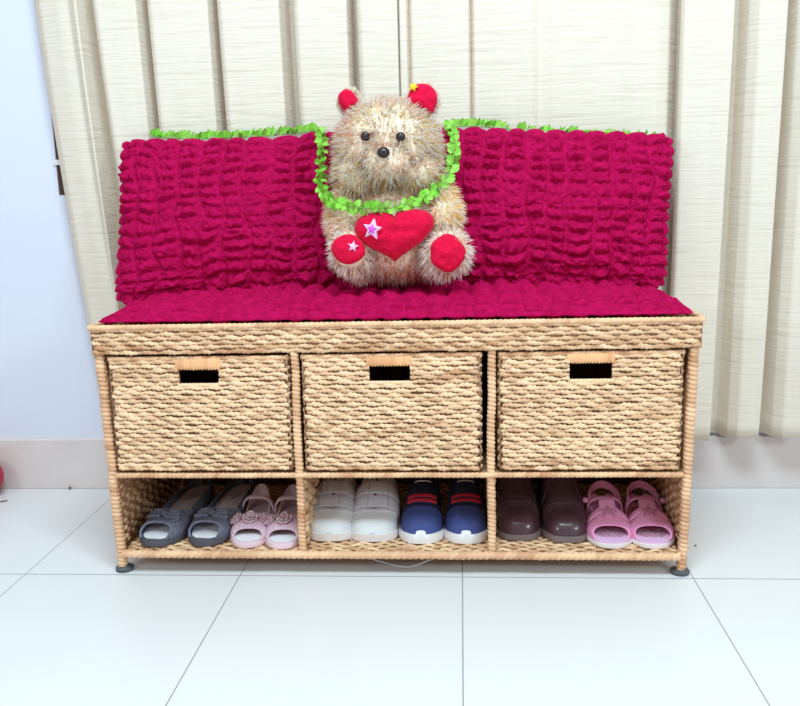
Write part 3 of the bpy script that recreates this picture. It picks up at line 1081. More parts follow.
# the heart with its star
b = MB()
hp = []
for i in range(90):
    t = 2 * PI * i / 90
    x = 16 * math.sin(t) ** 3
    z = 13 * math.cos(t) - 5 * math.cos(2 * t) - 2 * math.cos(3 * t) - math.cos(4 * t)
    zz_ = (z + 2.5) / 14.5
    zz_ = zz_ - 0.22 * (1 if False else max(0.0, 1 - abs(x) / 7) * (zz_ > 0) * -1.0)
    xx_ = x / 16 * (1 + 0.55 * max(0.0, -zz_))
    hp.append((xx_ * 0.068, max(zz_, -0.93) * 0.044 + 0.004 * xx_))
dome(b, hp, np.array([0.007, 0.085, 0.569]) - BO, 0.026, rings=14, backd=0.020, lump=0.0035, seed=4)
heart = b.build('heart', MT['red'], bear)
b = MB()
dome(b, star_pts(0.0185, 0.0085, 0.15), np.array([-0.028, 0.0585, 0.584]) - BO, 0.003, rot=rotm(-0.15, 0, -0.35), backd=0.006, rings=5)
dome(b, star_pts(0.0095, 0.0045, 0.15), np.array([-0.028, 0.0555, 0.584]) - BO, 0.002, rot=rotm(-0.15, 0, -0.35), backd=0.003, rings=4, m=1)
b.build('star_patch', [MT['star_lilac'], MT['star_violet']], heart)

# ears
def ear(c, w, h, rot, white):
    b = MB()
    a = np.linspace(0, PI, 30)
    pts = [(w * math.cos(t), h * math.sin(t) ** 0.8) for t in a]
    pts = fine(pts + [(-w, -0.012), (w, -0.012)], 60)
    dome(b, pts, np.array(c) - BO, 0.010, rot=rot, rings=8, backd=0.012, lump=0.002)
    return b.build('ear', MT['red'], bear)


ear((-0.073, 0.185, 0.800), 0.016, 0.024, rotm(0.0, -0.55, 0.55), True)
er = ear((0.053, 0.180, 0.797), 0.026, 0.031, rotm(-0.1, 0.38, 0.0), False)
b = MB()
dome(b, star_pts(0.0085, 0.0045, 0.3), np.array([0.040, 0.171, 0.821]) - BO, 0.003, backd=0.008, rings=4)
b.build('yellow_patch', MT['yellow'], er)
for c, r, sd in (((-0.075, 0.199, 0.803), (0.017, 0.009, 0.020), 31), ((0.055, 0.196, 0.802), (0.026, 0.010, 0.027), 33)):
    furry('ear_fur', [(c, r, None)], 900, 0.011, sd, wts=(0.4, 0.05, 0.05, 0.0, 0.5), parent=head)
# eyes and nose
for c in ((-0.039, 0.106, 0.737), (0.020, 0.106, 0.734)):
    b = MB()
    b.ellipsoid(np.array(c) - BO, (0.0082, 0.0075, 0.0082), 20, 14)
    b.build('eye', MT['bead'], head)
b = MB()
b.ellipsoid(np.array((-0.008, 0.088, 0.7085)) - BO, (0.0110, 0.0095, 0.0092), 22, 14)
b.build('nose', MT['bead'], head)

# ------------------------------------------------------------------ leaf garland
gar = empty('leaf_garland', (0.0, 0.36, 0.765),
            label='green leafy artificial garland looped round the bear and trailing along the pillow tops', cat='garland')
GO = np.array([0.0, 0.36, 0.765])
gp = np.array([(-0.492, 0.352, 0.763), (-0.44, 0.350, 0.758), (-0.36, 0.350, 0.756), (-0.26, 0.350, 0.758), (-0.19, 0.350, 0.762), (-0.155, 0.335, 0.760),
               (-0.138, 0.270, 0.735), (-0.136, 0.225, 0.690), (-0.128, 0.165, 0.655), (-0.100, 0.108, 0.632),
               (-0.060, 0.080, 0.621), (-0.01, 0.076, 0.617), (0.035, 0.084, 0.624), (0.070, 0.115, 0.642), (0.098, 0.155, 0.668), (0.108, 0.215, 0.710),
               (0.104, 0.285, 0.755), (0.100, 0.345, 0.764), (0.14, 0.352, 0.764), (0.19, 0.354, 0.760), (0.28, 0.354, 0.748), (0.38, 0.354, 0.738), (0.46, 0.354, 0.731), (0.50, 0.354, 0.728)])


def catmull(p, n):
    out = []
    for i in range(len(p) - 1):
        p0, p1, p2, p3 = p[max(i - 1, 0)], p[i], p[i + 1], p[min(i + 2, len(p) - 1)]
        for t in np.linspace(0, 1, n, endpoint=False):
            out.append(0.5 * ((2 * p1) + (-p0 + p2) * t + (2 * p0 - 5 * p1 + 4 * p2 - p3) * t * t + (-p0 + 3 * p1 - 3 * p2 + p3) * t ** 3))
    out.append(p[-1])
    return np.array(out)


gc = catmull(gp, 14)
b = MB()
b.tube(gc - GO, 0.0011, 6)
b.build('stem', MT['stem'], gar)
b = MB()
Ls = np.concatenate([[0], np.cumsum(np.linalg.norm(np.diff(gc, axis=0), axis=1))])
pos = 0.0
gr = np.random.default_rng(5)
while pos < Ls[-1]:
    p = np.array([np.interp(pos, Ls, gc[:, j]) for j in range(3)])
    q = np.array([np.interp(min(pos + 0.004, Ls[-1]), Ls, gc[:, j]) for j in range(3)])
    t = q - p
    t /= np.linalg.norm(t) + 1e-9
    hidden = 0.19 < p[0] and p[1] > 0.34
    nleaf = 2 if p[1] > 0.12 else 3
    a0 = gr.uniform(0, 2 * PI)
    for l in range(nleaf):
        if hidden and gr.random() < 0.45:
            continue
        s1 = np.cross(t, np.array([0.13, -0.4, 0.9]))
        s1 /= np.linalg.norm(s1) + 1e-9
        s2 = np.cross(s1, t)
        ang = a0 + l * 2 * PI / nleaf + gr.uniform(-0.4, 0.4)
        d = s1 * math.cos(ang) + s2 * math.sin(ang) + 0.45 * t
        if p[1] > 0.34:
            d[2] = abs(d[2]) + 0.25
            d[1] *= 0.5
        d /= np.linalg.norm(d)
        face = np.array([0.1, -1.0, 0.35]) + 0.55 * gr.normal(size=3)
        sd = np.cross(d, face)
        sd /= np.linalg.norm(sd) + 1e-9
        nn = np.cross(sd, d)
        ln, wd = gr.uniform(0.011, 0.0155) * (1.2 if p[1] > 0.34 else 1.0), gr.uniform(0.0048, 0.0064)
        us = np.linspace(0, 1, 7)
        wv = np.sin(PI * us ** 0.85) ** 0.75
        rows = []
        for w_ in (-1, -0.5, 0, 0.5, 1):
            rows.append([p - GO + d * (ln * u_ + 0.0012) + sd * (w_ * wd * v_) + nn * (0.0012 * w_ * w_ - 0.003 * u_ * u_) for u_, v_ in zip(us, wv)])
        top = np.array(rows)
        tn = float(np.clip(gr.normal(0.5, 0.3), 0, 1))
        b.grid(top, tone=tn)
        b.grid(top - nn * 0.0003, tone=tn, flip=True)
    pos += 0.0080
b.build('leaves', MT['leaf'], gar)


# ------------------------------------------------------------------ shoes
def fint(t, pts):
    pts = np.array(pts)
    xs, ys = pts[:, 0], pts[:, 1]
    # smooth interpolation (pchip-like via dense linear + blur)
    g = np.linspace(0, 1, 201)
    v = np.interp(g, xs, ys)
    k = np.hanning(25)
    k /= k.sum()
    v2 = np.convolve(np.pad(v, 12, mode='edge'), k, 'valid')
    return np.interp(t, g, v2)


class Last:
    def __init__(s, L, Wd, wpts, hpts, spts, toe=0.25, te=2.3, heel=0.16, he=2.2, ec=0.75, es=0.75, bend=0.0, hround=0.12, hmin=0.25):
        s.__dict__.update(locals())

    def cap(s, t):
        t = np.asarray(t, float)
        a = np.clip(1 - t / s.toe, 0, 1)
        f = (1 - a ** s.te) ** (1 / s.te)
        a = np.clip(1 - (1 - t) / s.heel, 0, 1)
        return f * (1 - a ** s.he) ** (1 / s.he)

    def w(s, t):
        return s.Wd / 2 * fint(t, s.wpts) * s.cap(t)

    def h(s, t):
        a = np.clip(1 - np.asarray(t) / s.hround, 0, 1)
        return fint(t, s.hpts) * (s.hmin + (1 - s.hmin) * np.sqrt(np.clip(1 - a ** 2, 0, 1)))

    def z(s, t):
        return fint(t, s.spts)

    def cx(s, t):
        return s.bend * (np.asarray(t) - 0.5) ** 2

    def P(s, t, th, off=0.0):
        t, th = np.broadcast_arrays(np.asarray(t, float), np.asarray(th, float))
        c, sn = np.cos(th), np.sin(th)
        ww = s.w(t)
        x = s.cx(t) + (ww + off) * np.sign(c) * np.abs(c) ** s.ec * (1 - 0.10 * np.abs(sn))
        hh = s.h(t)
        zz = s.z(t) + (hh + off * 0.8) * np.abs(sn) ** s.es
        y = t * s.L - off * np.clip(1 - t / s.toe, 0, 1) ** 2 + off * np.clip(1 - (1 - t) / s.heel, 0, 1) ** 2
        return np.stack([x, y, zz], -1)


def cosp(a, b_, n, both=False):
    s = np.linspace(0, 1, n)
    s = (1 - np.cos(PI * s)) / 2 if both else 1 - np.cos(PI / 2 * s)
    return a + (b_ - a) * s


def patch(b, la, t, th0, th1, o0, o1, nth=22, m=0, disp=None):
    """closed shell over the last between t-values; th0/th1 scalars or functions of t"""
    t = np.asarray(t, float)
    f0 = th0(t) if callable(th0) else np.full(len(t), th0)
    f1 = th1(t) if callable(th1) else np.full(len(t), th1)
    s = np.linspace(0, 1, nth)
    TH = f0[:, None] + (f1 - f0)[:, None] * s[None]
    T = np.repeat(t[:, None], nth, 1)
    dd = disp(T, TH) if disp else 0.0
    A = la.P(T, TH, o1 + dd)
    C = la.P(T, TH, o0)
    b.shell(A, C, m=m)


def strap(b, la, path, w, o0, o1, m=0, n=40):
    """a ribbon along a path of (t, theta) points over the last; width w in metres along the shoe"""
    path = np.array(path, float)
    s = np.linspace(0, 1, n)
    g = np.linspace(0, 1, len(path))
    t = np.interp(s, g, path[:, 0])
    th = np.interp(s, g, path[:, 1])
    dw = w / la.L / 2
    R = []
    for k, (dt, o) in enumerate(((-dw, o0), (-dw, (o0 + o1) / 2 + (o1 - o0) * 0.3), (-dw * 0.8, o1), (0, o1 + 0.0004), (dw * 0.8, o1), (dw, (o0 + o1) / 2 + (o1 - o0) * 0.3), (dw, o0))):
        R.append(la.P(t + dt, th, o))
    b.loft(np.stack(R, 1), m=m)


def sole(b, la, zb, zt, ext=0.0, m=0, n=60, tmax=1.0, tmin=0.0, inset=0.0, bulge=0.0015, toe_rise=None):
    t = cosp(tmin, tmax, n, both=True)
    w = np.maximum(la.w(t) + (ext - inset) * np.clip(la.cap(t) * 2, 0, 1), 0.0004)
    cx = la.cx(t)
    zbv = zb(t) if callable(zb) else np.full(n, zb)
    ztv = zt(t) if callable(zt) else np.full(n, zt)
    y = tmin * la.L + (t - tmin) * la.L
    y = y + np.where(t < 0.5, -1, 1) * (ext - inset) * np.clip(np.abs(t - 0.5) * 2, 0, 1) ** 4
    k = [(1, 0.0), (1.0, 0.5), (1, 1.0), (0.8, 1.0), (0.4, 1.0), (0, 1.0), (-0.4, 1.0), (-0.8, 1.0), (-1, 1.0), (-1, 0.5), (-1, 0.0), (-0.5, 0.0), (0.5, 0.0)]
    R = []
    for a, zf in k:
        bb = bulge if zf == 0.5 else 0
        zz = zbv + (ztv - zbv) * zf
        if toe_rise is not None and zf == 1.0:
            zz = zz + toe_rise(t, a)
        R.append(np.stack([cx + (w + bb) * a, y, zz], -1))
    b.loft(np.stack(R, 1), m=m, flip=True)


SZ = 0.0415
SHELF = 'shoe shelf'


def shoe(x, y, rz, label, group, z=SZ):
    return empty('shoe', (x, y, z), rz, label=label, cat='shoe', group=group)


# --- slate peep-toe wedges -------------------------------------------------
def wedge(x, y, rz, label):
    la = Last(0.225, 0.078, [(0, 0.94), (0.25, 1.0), (0.5, 0.82), (0.8, 0.72), (1, 0.70)], [(0, 0.013), (0.12, 0.020), (0.3, 0.026), (0.5, 0.022), (1, 0.022)],
              [(0, 0.012), (0.2, 0.011), (0.45, 0.017), (0.7, 0.026), (1, 0.034)], toe=0.30, heel=0.18, ec=0.7, es=0.6, hround=0.1, hmin=0.8)
    r = shoe(x, y, rz, label, 'slate peep-toe shoes')
    b = MB()
    sole(b, la, 0.0, lambda t: la.z(t), ext=0.002)
    b.build('sole', MT['grey_sole'], r)
    b = MB()
    sole(b, la, lambda t: la.z(t), lambda t: la.z(t) + 0.0015, inset=0.004, tmin=0.02, tmax=0.40)
    ins = b.build('toe_insole', MT['insole_pale'], r)
    ins['label'] = 'pale front of the insole showing in the open toe'
    b = MB()
    sole(b, la, lambda t: la.z(t) + 0.001, lambda t: la.z(t) + 0.003, inset=0.003, tmin=0.40, tmax=0.985)
    o = b.build('insole', MT['insole_tan'], r)
    # vamp with a peep-toe opening: starts behind the toes on top, runs to the toe at the sides
    b = MB()
    t = np.linspace(0, 1, 40)

    def ruf(T, TH):
        return 0.0018 * np.abs(np.sin(T * 60 + TH * 1.5)) * np.clip((T - 0.2) * 6, 0, 1) + 0.0006 * vnoise(T * 40, TH * 9, 2)
    nth = 40
    th = np.linspace(0, PI, nth)
    front = 0.045 + 0.10 * np.sin(th) ** 0.8
    back = 0.46 - 0.12 * np.sin(th) ** 2
    T = front[None] + (back - front)[None] * t[:, None]
    TH = np.repeat(th[None], 40, 0)
    A = la.P(T, TH, 0.0024 + ruf(T, TH))
    C = la.P(T, TH, 0.0)
    b.shell(A, C)
    b.build('vamp', MT['grey_fab'], r)
    b = MB()
    tt = np.linspace(0, 1, 40)
    b.tube(la.P(0.045 + 0.10 * np.sin(th) ** 0.8, th, 0.002), 0.0024, 8)
    b.build('toe_binding', MT['grey_fab'], r)
    # gathered bow on the vamp
    b = MB()
    for k in (-1, 1):
        for j in range(3):
            th_ = np.linspace(PI / 2 + k * 0.05, PI / 2 + k * (0.75 - 0.1 * j), 12)
            b.tube(la.P(0.21 + 0.038 * j + 0.02 * np.abs(th_ - PI / 2), th_, 0.005), np.linspace(0.003, 0.0048, 12), 8)
    b.ellipsoid(la.P(0.25, PI / 2, 0.006), (0.006, 0.011, 0.005), 14, 10)
    b.build('bow', MT['grey_fab'], r)
    # quarters and heel counter
    b = MB()
    patch(b, la, np.linspace(0.46, 0.997, 40), 0.0, lambda t: 0.62 - 0.1 * np.sin((t - 0.46) / 0.54 * PI), 0.0, 0.0022, 8)
    patch(b, la, np.linspace(0.46, 0.997, 40), lambda t: PI - 0.62 + 0.1 * np.sin((t - 0.46) / 0.54 * PI), PI, 0.0, 0.0022, 8)
    b.build('heel_counter', MT['grey_sole'], r)
    # worn print on the insole
    b = MB()
    for j, (dx, dy) in enumerate(((0.0, 0.0), (0.006, 0.006), (-0.005, 0.008), (0.002, 0.014), (-0.003, -0.006))):
        tt_ = 0.74 + dy / 0.225
        zz = float(la.z(tt_)) + 0.0033
        sl = 0.13
        b.add([(dx - 0.005, tt_ * 0.225 - 0.001, zz), (dx + 0.004, tt_ * 0.225 + 0.001, zz), (dx + 0.005, tt_ * 0.225 + 0.004, zz + 0.0008), (dx - 0.003, tt_ * 0.225 + 0.003, zz + 0.0008)], [(0, 1, 2, 3)])
    b.build('insole_print', MT['print'], o)
    return r


wedge(-0.430, 0.016, -0.15, 'slate peep-toe wedge shoe with gathered bow, nearest the bench\'s left end')
wedge(-0.342, 0.020, -0.12, 'slate peep-toe wedge shoe with gathered bow, right beside the pink glitter sandal')


# --- pale pink glitter sandals ---------------------------------------------
def glitter_sandal(x, y, rz, label, ankle=1):
    la = Last(0.185, 0.066, [(0, 0.92), (0.2, 1.0), (0.5, 0.84), (0.8, 0.78), (1, 0.78)], [(0, 0.008), (0.12, 0.013), (0.3, 0.026), (0.5, 0.03), (0.7, 0.032), (1, 0.042)],
              [(0, 0.009), (0.3, 0.010), (0.6, 0.015), (1, 0.020)], toe=0.26, heel=0.2, ec=0.65, es=0.6, hround=0.1, hmin=0.8)
    r = shoe(x, y, rz, label, 'pink glitter sandals')
    b = MB()
    sole(b, la, 0.0, lambda t: la.z(t), ext=0.002)
    b.build('sole', MT['pale_pink'], r)
    b = MB()
    sole(b, la, lambda t: la.z(t), lambda t: la.z(t) + 0.0015, inset=0.004, tmin=0.02, tmax=0.98)
    b.build('insole', MT['mauve_in'], r)
    b = MB()
    sole(b, la, lambda t: la.z(t) + 0.0008, lambda t: la.z(t) + 0.0024, inset=0.003, tmin=0.015, tmax=0.2)
    b.build('toe_insole', MT['insole_pale'], r)
    b = MB()
    nth = 36
    th = np.linspace(0, PI, nth)
    t = np.linspace(0, 1, 26)
    front = 0.05 + 0.095 * np.sin(th) ** 0.8
    back = 0.36 - 0.02 * np.sin(th)
    T = front[None] + (back - front)[None] * t[:, None]
    TH = np.repeat(th[None], 26, 0)
    A = la.P(T, TH, 0.0025)
    C = la.P(T, TH, 0.0)
    b.shell(A, C)
    b.build('toe_band', MT['glitter'], r)
    # fabric flowers across the band
    rgf = np.random.default_rng(int(abs(x) * 1000))
    for tf, thf, rad in ((0.255, PI / 2, 0.0150), (0.27, PI / 2 - 0.70, 0.0125), (0.27, PI / 2 + 0.70, 0.0125)):
        b = MB()
        c = la.P(tf, thf, 0.0035)
        e1 = la.P(tf + 0.02, thf, 0.0035) - c
        e1 /= np.linalg.norm(e1)
        e2 = la.P(tf, thf + 0.1, 0.0035) - c
        e2 /= np.linalg.norm(e2)
        nn = np.cross(e1, e2)
        nn *= np.sign(nn[2])
        for lay, (rr, hh, off) in enumerate(((rad, 0.002, 0.0), (rad * 0.62, 0.0045, 0.5))):
            for k in range(5):
                an = off + k * 2 * PI / 5 + rgf.uniform(-0.1, 0.1)
                d = e1 * math.cos(an) + e2 * math.sin(an)
                s_ = e1 * -math.sin(an) + e2 * math.cos(an)
                R = np.stack([d * 0.75 + nn * 0.5, s_, nn * 0.9 - d * 0.4], 1)
                b.ellipsoid(c + d * rr * 0.62 + nn * hh, (rr * 0.52, rr * 0.52, 0.0017), 12, 8, rot=R)
        b.ellipsoid(c + nn * 0.006, (0.0028, 0.0028, 0.0022), 10, 8)
        b.build('flower', MT['glitter'], r)
    b = MB()
    strap(b, la, [(0.70, 0.02), (0.68, 0.5), (0.66, PI / 2), (0.68, PI - 0.5), (0.70, PI - 0.02)], 0.0125, 0.001, 0.0035)
    b.build('ankle_strap', MT['pale_pink'], r)
    b = MB()
    a = np.linspace(0, PI, 44)
    y0 = 0.60 * la.L
    hv = np.linspace(0, 1, 8)
    A, C = [], []
    for v in hv:
        top = 0.010 + 0.032 * np.sin(a) ** 1.6
        zz = 0.012 + top * v
        for lst, o in ((A, 0.0025), (C, 0.0)):
            lst.append(np.stack([(0.0225 + o - 0.003 * v) * np.sign(np.cos(a)) * np.abs(np.cos(a)) ** 0.8, y0 + (la.L - y0 - 0.002 + o - 0.004 * v) * np.sin(a) ** 0.9, zz], -1))
    b.shell(np.array(A), np.array(C))
    b.build('heel_cup', MT['pale_pink'], r)
    return r


glitter_sandal(-0.260, 0.014, 0.06, 'pale pink glitter sandal with fabric flowers, beside the slate wedge')
glitter_sandal(-0.1975, 0.010, 0.06, 'pale pink glitter sandal with fabric flowers, against the bench\'s left upright')


# --- white sneakers with two grey straps -----------------------------------
def strap_sneaker(x, y, rz, label, flip=1):
    la = Last(0.17, 0.085, [(0, 0.96), (0.25, 1.0), (0.55, 0.92), (0.8, 0.86), (1, 0.86)], [(0, 0.024), (0.1, 0.025), (0.235, 0.029), (0.38, 0.045), (0.56, 0.063), (0.8, 0.066), (1, 0.06)],
              [(0, 0.012), (0.5, 0.013), (1, 0.016)], toe=0.20, te=2.8, heel=0.2, ec=0.60, es=0.55, hround=0.10, hmin=0.02)
    r = shoe(x, y, rz, label, 'white strapped sneakers')
    b = MB()
    sole(b, la, 0.0, lambda t: la.z(t) + 0.001, ext=0.002)
    b.build('sole', MT['worn_sole'], r)
    b = MB()
    patch(b, la, cosp(0.0005, 0.27, 30), 0.0, PI, -0.002, 0.0, 30)
    b.build('toe_box', MT['white_mesh'], r)
    b = MB()
    op = lambda t: PI / 2 - 0.75 * np.clip((t - 0.70) / 0.1, 0, 1) ** 0.6
    patch(b, la, np.linspace(0.255, 0.997, 44), 0.0, lambda t: op(t) - 0.01, -0.002, 0.0012, 16)
    patch(b, la, np.linspace(0.255, 0.997, 44), lambda t: PI - op(t) + 0.01, PI, -0.002, 0.0012, 16)
    b.build('upper', MT['grey_strap'], r)
    b = MB()
    strap(b, la, [(0.28, 0.35), (0.245, PI / 2), (0.28, PI - 0.35)], 0.007, 0.0, 0.0022)
    b.build('vamp_trim', MT['grey_strap'], r)
    b = MB()
    b.add([la.P(0.262, PI / 2 - 0.2, 0.003), la.P(0.262, PI / 2 + 0.2, 0.003), la.P(0.232, PI / 2, 0.003), la.P(0.262, PI / 2 - 0.2, 0.0005), la.P(0.262, PI / 2 + 0.2, 0.0005), la.P(0.232, PI / 2, 0.0005)],
          [(0, 1, 4, 3), (1, 2, 5, 4), (2, 0, 3, 5)], [(0, 2, 1), (3, 4, 5)])
    b.build('tongue_gap', MT['seam'], r)
    for t0, w in ((0.325, 0.020), (0.485, 0.023)):
        b = MB()
        strap(b, la, [(t0 + 0.05, 0.02), (t0 + 0.01, 0.7), (t0, PI / 2), (t0 + 0.01, PI - 0.7), (t0 + 0.05, PI - 0.02)], w, 0.001, 0.0042)
        st = b.build('hook_and_loop_strap', MT['grey_strap'], r)
        b = MB()
        thm = PI / 2 - flip * 0.42
        d = la.P(np.linspace(t0 - w / la.L / 2 * 0.95, t0 + w / la.L / 2 * 0.95, 8), np.full(8, thm), 0.0046)
        b.tube(d, 0.0007, 6)
        b.build('strap_seam', MT['seam'], st)
        b = MB()
        thm2 = thm + 0.0 + flip * 0.55
        d = la.P(np.linspace(t0 - w / la.L / 2 * 0.85, t0 + w / la.L / 2 * 0.85, 8), np.full(8, thm2), 0.0046)
        b.tube(d, 0.0004, 6)
        b.build('strap_seam', MT['seam'], st)
    b = MB()
    sole(b, la, lambda t: la.z(t), lambda t: la.z(t) + 0.004, inset=0.004, tmin=0.4, tmax=0.98)
    b.build('insole', MT['seam'], r)
    return r


strap_sneaker(-0.120, 0.046, 0.0, 'white sneaker with two grey straps, tucked behind the bench\'s left upright', -1)
strap_sneaker(-0.0425, 0.044, 0.0, 'white sneaker with two grey straps, next to the navy sneaker', 1)


# --- navy sneakers with red laces ------------------------------------------
def navy_sneaker(x, y, rz, label):
    la = Last(0.185, 0.076, [(0, 0.96), (0.25, 1.0), (0.55, 0.88), (0.8, 0.82), (1, 0.82)], [(0, 0.030), (0.12, 0.036), (0.25, 0.039), (0.42, 0.045), (0.6, 0.056), (0.8, 0.058), (1, 0.055)],
              [(0, 0.009), (0.5, 0.012), (1, 0.016)], toe=0.24, te=2.4, heel=0.2, ec=0.70, es=0.62, hround=0.15, hmin=0.02)
    r = shoe(x, y, rz, label, 'navy sneakers')
    b = MB()

    def rise(t, a):
        f = np.clip(1 - t / 0.22, 0, 1)
        return 0.008 * np.clip(1 - t / 0.05, 0, 1) ** 0.7 * max(0, 1 - abs(a) * 1.2) + 0.006 * f * (abs(a) > 0.7) - 0.001 * f
    sole(b, la, 0.0, lambda t: la.z(t) + 0.003, ext=0.0035, toe_rise=rise)
    b.build('sole', MT['white_sole'], r)
    # toe bumper: small white wave climbing the tip
    b = MB()
    t = np.linspace(0.0, 0.055, 10)
    patch(b, la, np.linspace(0.001, 0.012, 12), lambda t: PI / 2 - 0.9 * np.sqrt(np.clip(1 - t / 0.0125, 0, 1)), lambda t: PI / 2 + 0.9 * np.sqrt(np.clip(1 - t / 0.0125, 0, 1)), 0.0, 0.0022, 14)
    b.build('toe_bumper', MT['white_sole'], r)
    b = MB()
    patch(b, la, cosp(0.0005, 0.28, 34), 0.0, PI, -0.002, 0.0, 34)
    b.build('toe_box', MT['navy'], r)
    op = lambda t: PI / 2 - 0.78 * np.clip((t - 0.66) / 0.12, 0, 1) ** 0.6
    b = MB()
    patch(b, la, np.linspace(0.26, 0.997, 44), 0.0, lambda t: op(t) - 0.005, -0.002, 0.0014, 16)
    patch(b, la, np.linspace(0.26, 0.997, 44), lambda t: PI - op(t) + 0.005, PI, -0.002, 0.0014, 16)
    b.build('upper', MT['navy_dark'], r)
    b = MB()
    patch(b, la, np.linspace(0.31, 0.72, 16), PI / 2 - 0.5, PI / 2 + 0.5, 0.0, 0.003, 12)
    b.build('tongue', MT['navy_dark'], r)
    for t0 in (0.335, 0.415):
        b = MB()
        th = np.linspace(PI / 2 - 0.62, PI / 2 + 0.62, 16)
        R = []
        for dt, o in ((-0.018, 0.003), (-0.018, 0.0055), (0, 0.0068), (0.018, 0.0055), (0.018, 0.003)):
            R.append(la.P(np.full(16, t0 + dt), th, o))
        b.loft(np.stack(R, 1))
        b.build('lace', MT['red_lace'], r)
    b = MB()
    th = np.linspace(PI / 2 - 0.30, PI / 2 + 0.30, 14)
    b.tube(la.P(0.61 + 0.012 * np.cos((th - PI / 2) * 5), th, 0.006), 0.0013, 8)
    b.build('pull_loop', MT['loop'], r)
    b = MB()
    sole(b, la, lambda t: la.z(t), lambda t: la.z(t) + 0.004, inset=0.004, tmin=0.4, tmax=0.98)
    b.build('insole', MT['navy_dark'], r)
    return r


navy_sneaker(0.043, 0.037, 0.0, 'navy sneaker with red laces, next to the white strapped sneaker')
navy_sneaker(0.1215, 0.038, 0.0, 'navy sneaker with red laces, against the bench\'s right upright')


# --- dark plum leather shoes -----------------------------------------------
def plum_shoe(x, y, rz, label):
    la = Last(0.24, 0.080, [(0, 0.97), (0.25, 1.0), (0.55, 0.90), (0.8, 0.84), (1, 0.84)], [(0, 0.030), (0.15, 0.032), (0.26, 0.034), (0.4, 0.048), (0.6, 0.080), (0.8, 0.088), (1, 0.085)],
              [(0, 0.009), (0.5, 0.011), (1, 0.016)], toe=0.24, te=2.7, heel=0.18, ec=0.66, es=0.6, hround=0.13, hmin=0.02)
    r = shoe(x, y, rz, label, 'dark plum leather shoes')
    b = MB()
    sole(b, la, 0.0, lambda t: la.z(t) + 0.001, ext=0.003)
    b.build('sole', MT['plum_sole'], r)

    def crease(T, TH):
        f = np.exp(-((T - 0.27) / 0.06) ** 2)
        return (0.0034 * np.abs(np.sin((T - 0.2) * 62 + 0.8 * np.cos(TH * 2))) - 0.001) * f
    b = MB()
    patch(b, la, cosp(0.0005, 0.62, 70), 0.0, PI, -0.002, 0.0, 40, disp=crease)
    b.build('vamp', MT['plum'], r)
    b = MB()
    op = lambda t: PI / 2 - 0.75 * np.clip((t - 0.62) / 0.1, 0, 1) ** 0.6
    patch(b, la, np.linspace(0.40, 0.997, 44), 0.0, lambda t: np.minimum(op(t), 0.55 + 1.0 * np.clip((t - 0.40) / 0.2, 0, 1)), -0.002, 0.002, 16)
    patch(b, la, np.linspace(0.40, 0.997, 44), lambda t: PI - np.minimum(op(t), 0.55 + 1.0 * np.clip((t - 0.40) / 0.2, 0, 1)), PI, -0.002, 0.002, 16)
    b.build('quarters', MT['plum'], r)
    b = MB()
    sole(b, la, lambda t: la.z(t), lambda t: la.z(t) + 0.004, inset=0.004, tmin=0.5, tmax=0.98)
    b.build('insole', MT['navy_dark'], r)
    return r


plum_shoe(0.2145, 0.052, 0.0, 'dark plum leather shoe with creased vamp, against the bench\'s right upright')
plum_shoe(0.2975, 0.044, 0.0, 'dark plum leather shoe with scuffed toe, next to the pink star sandal')


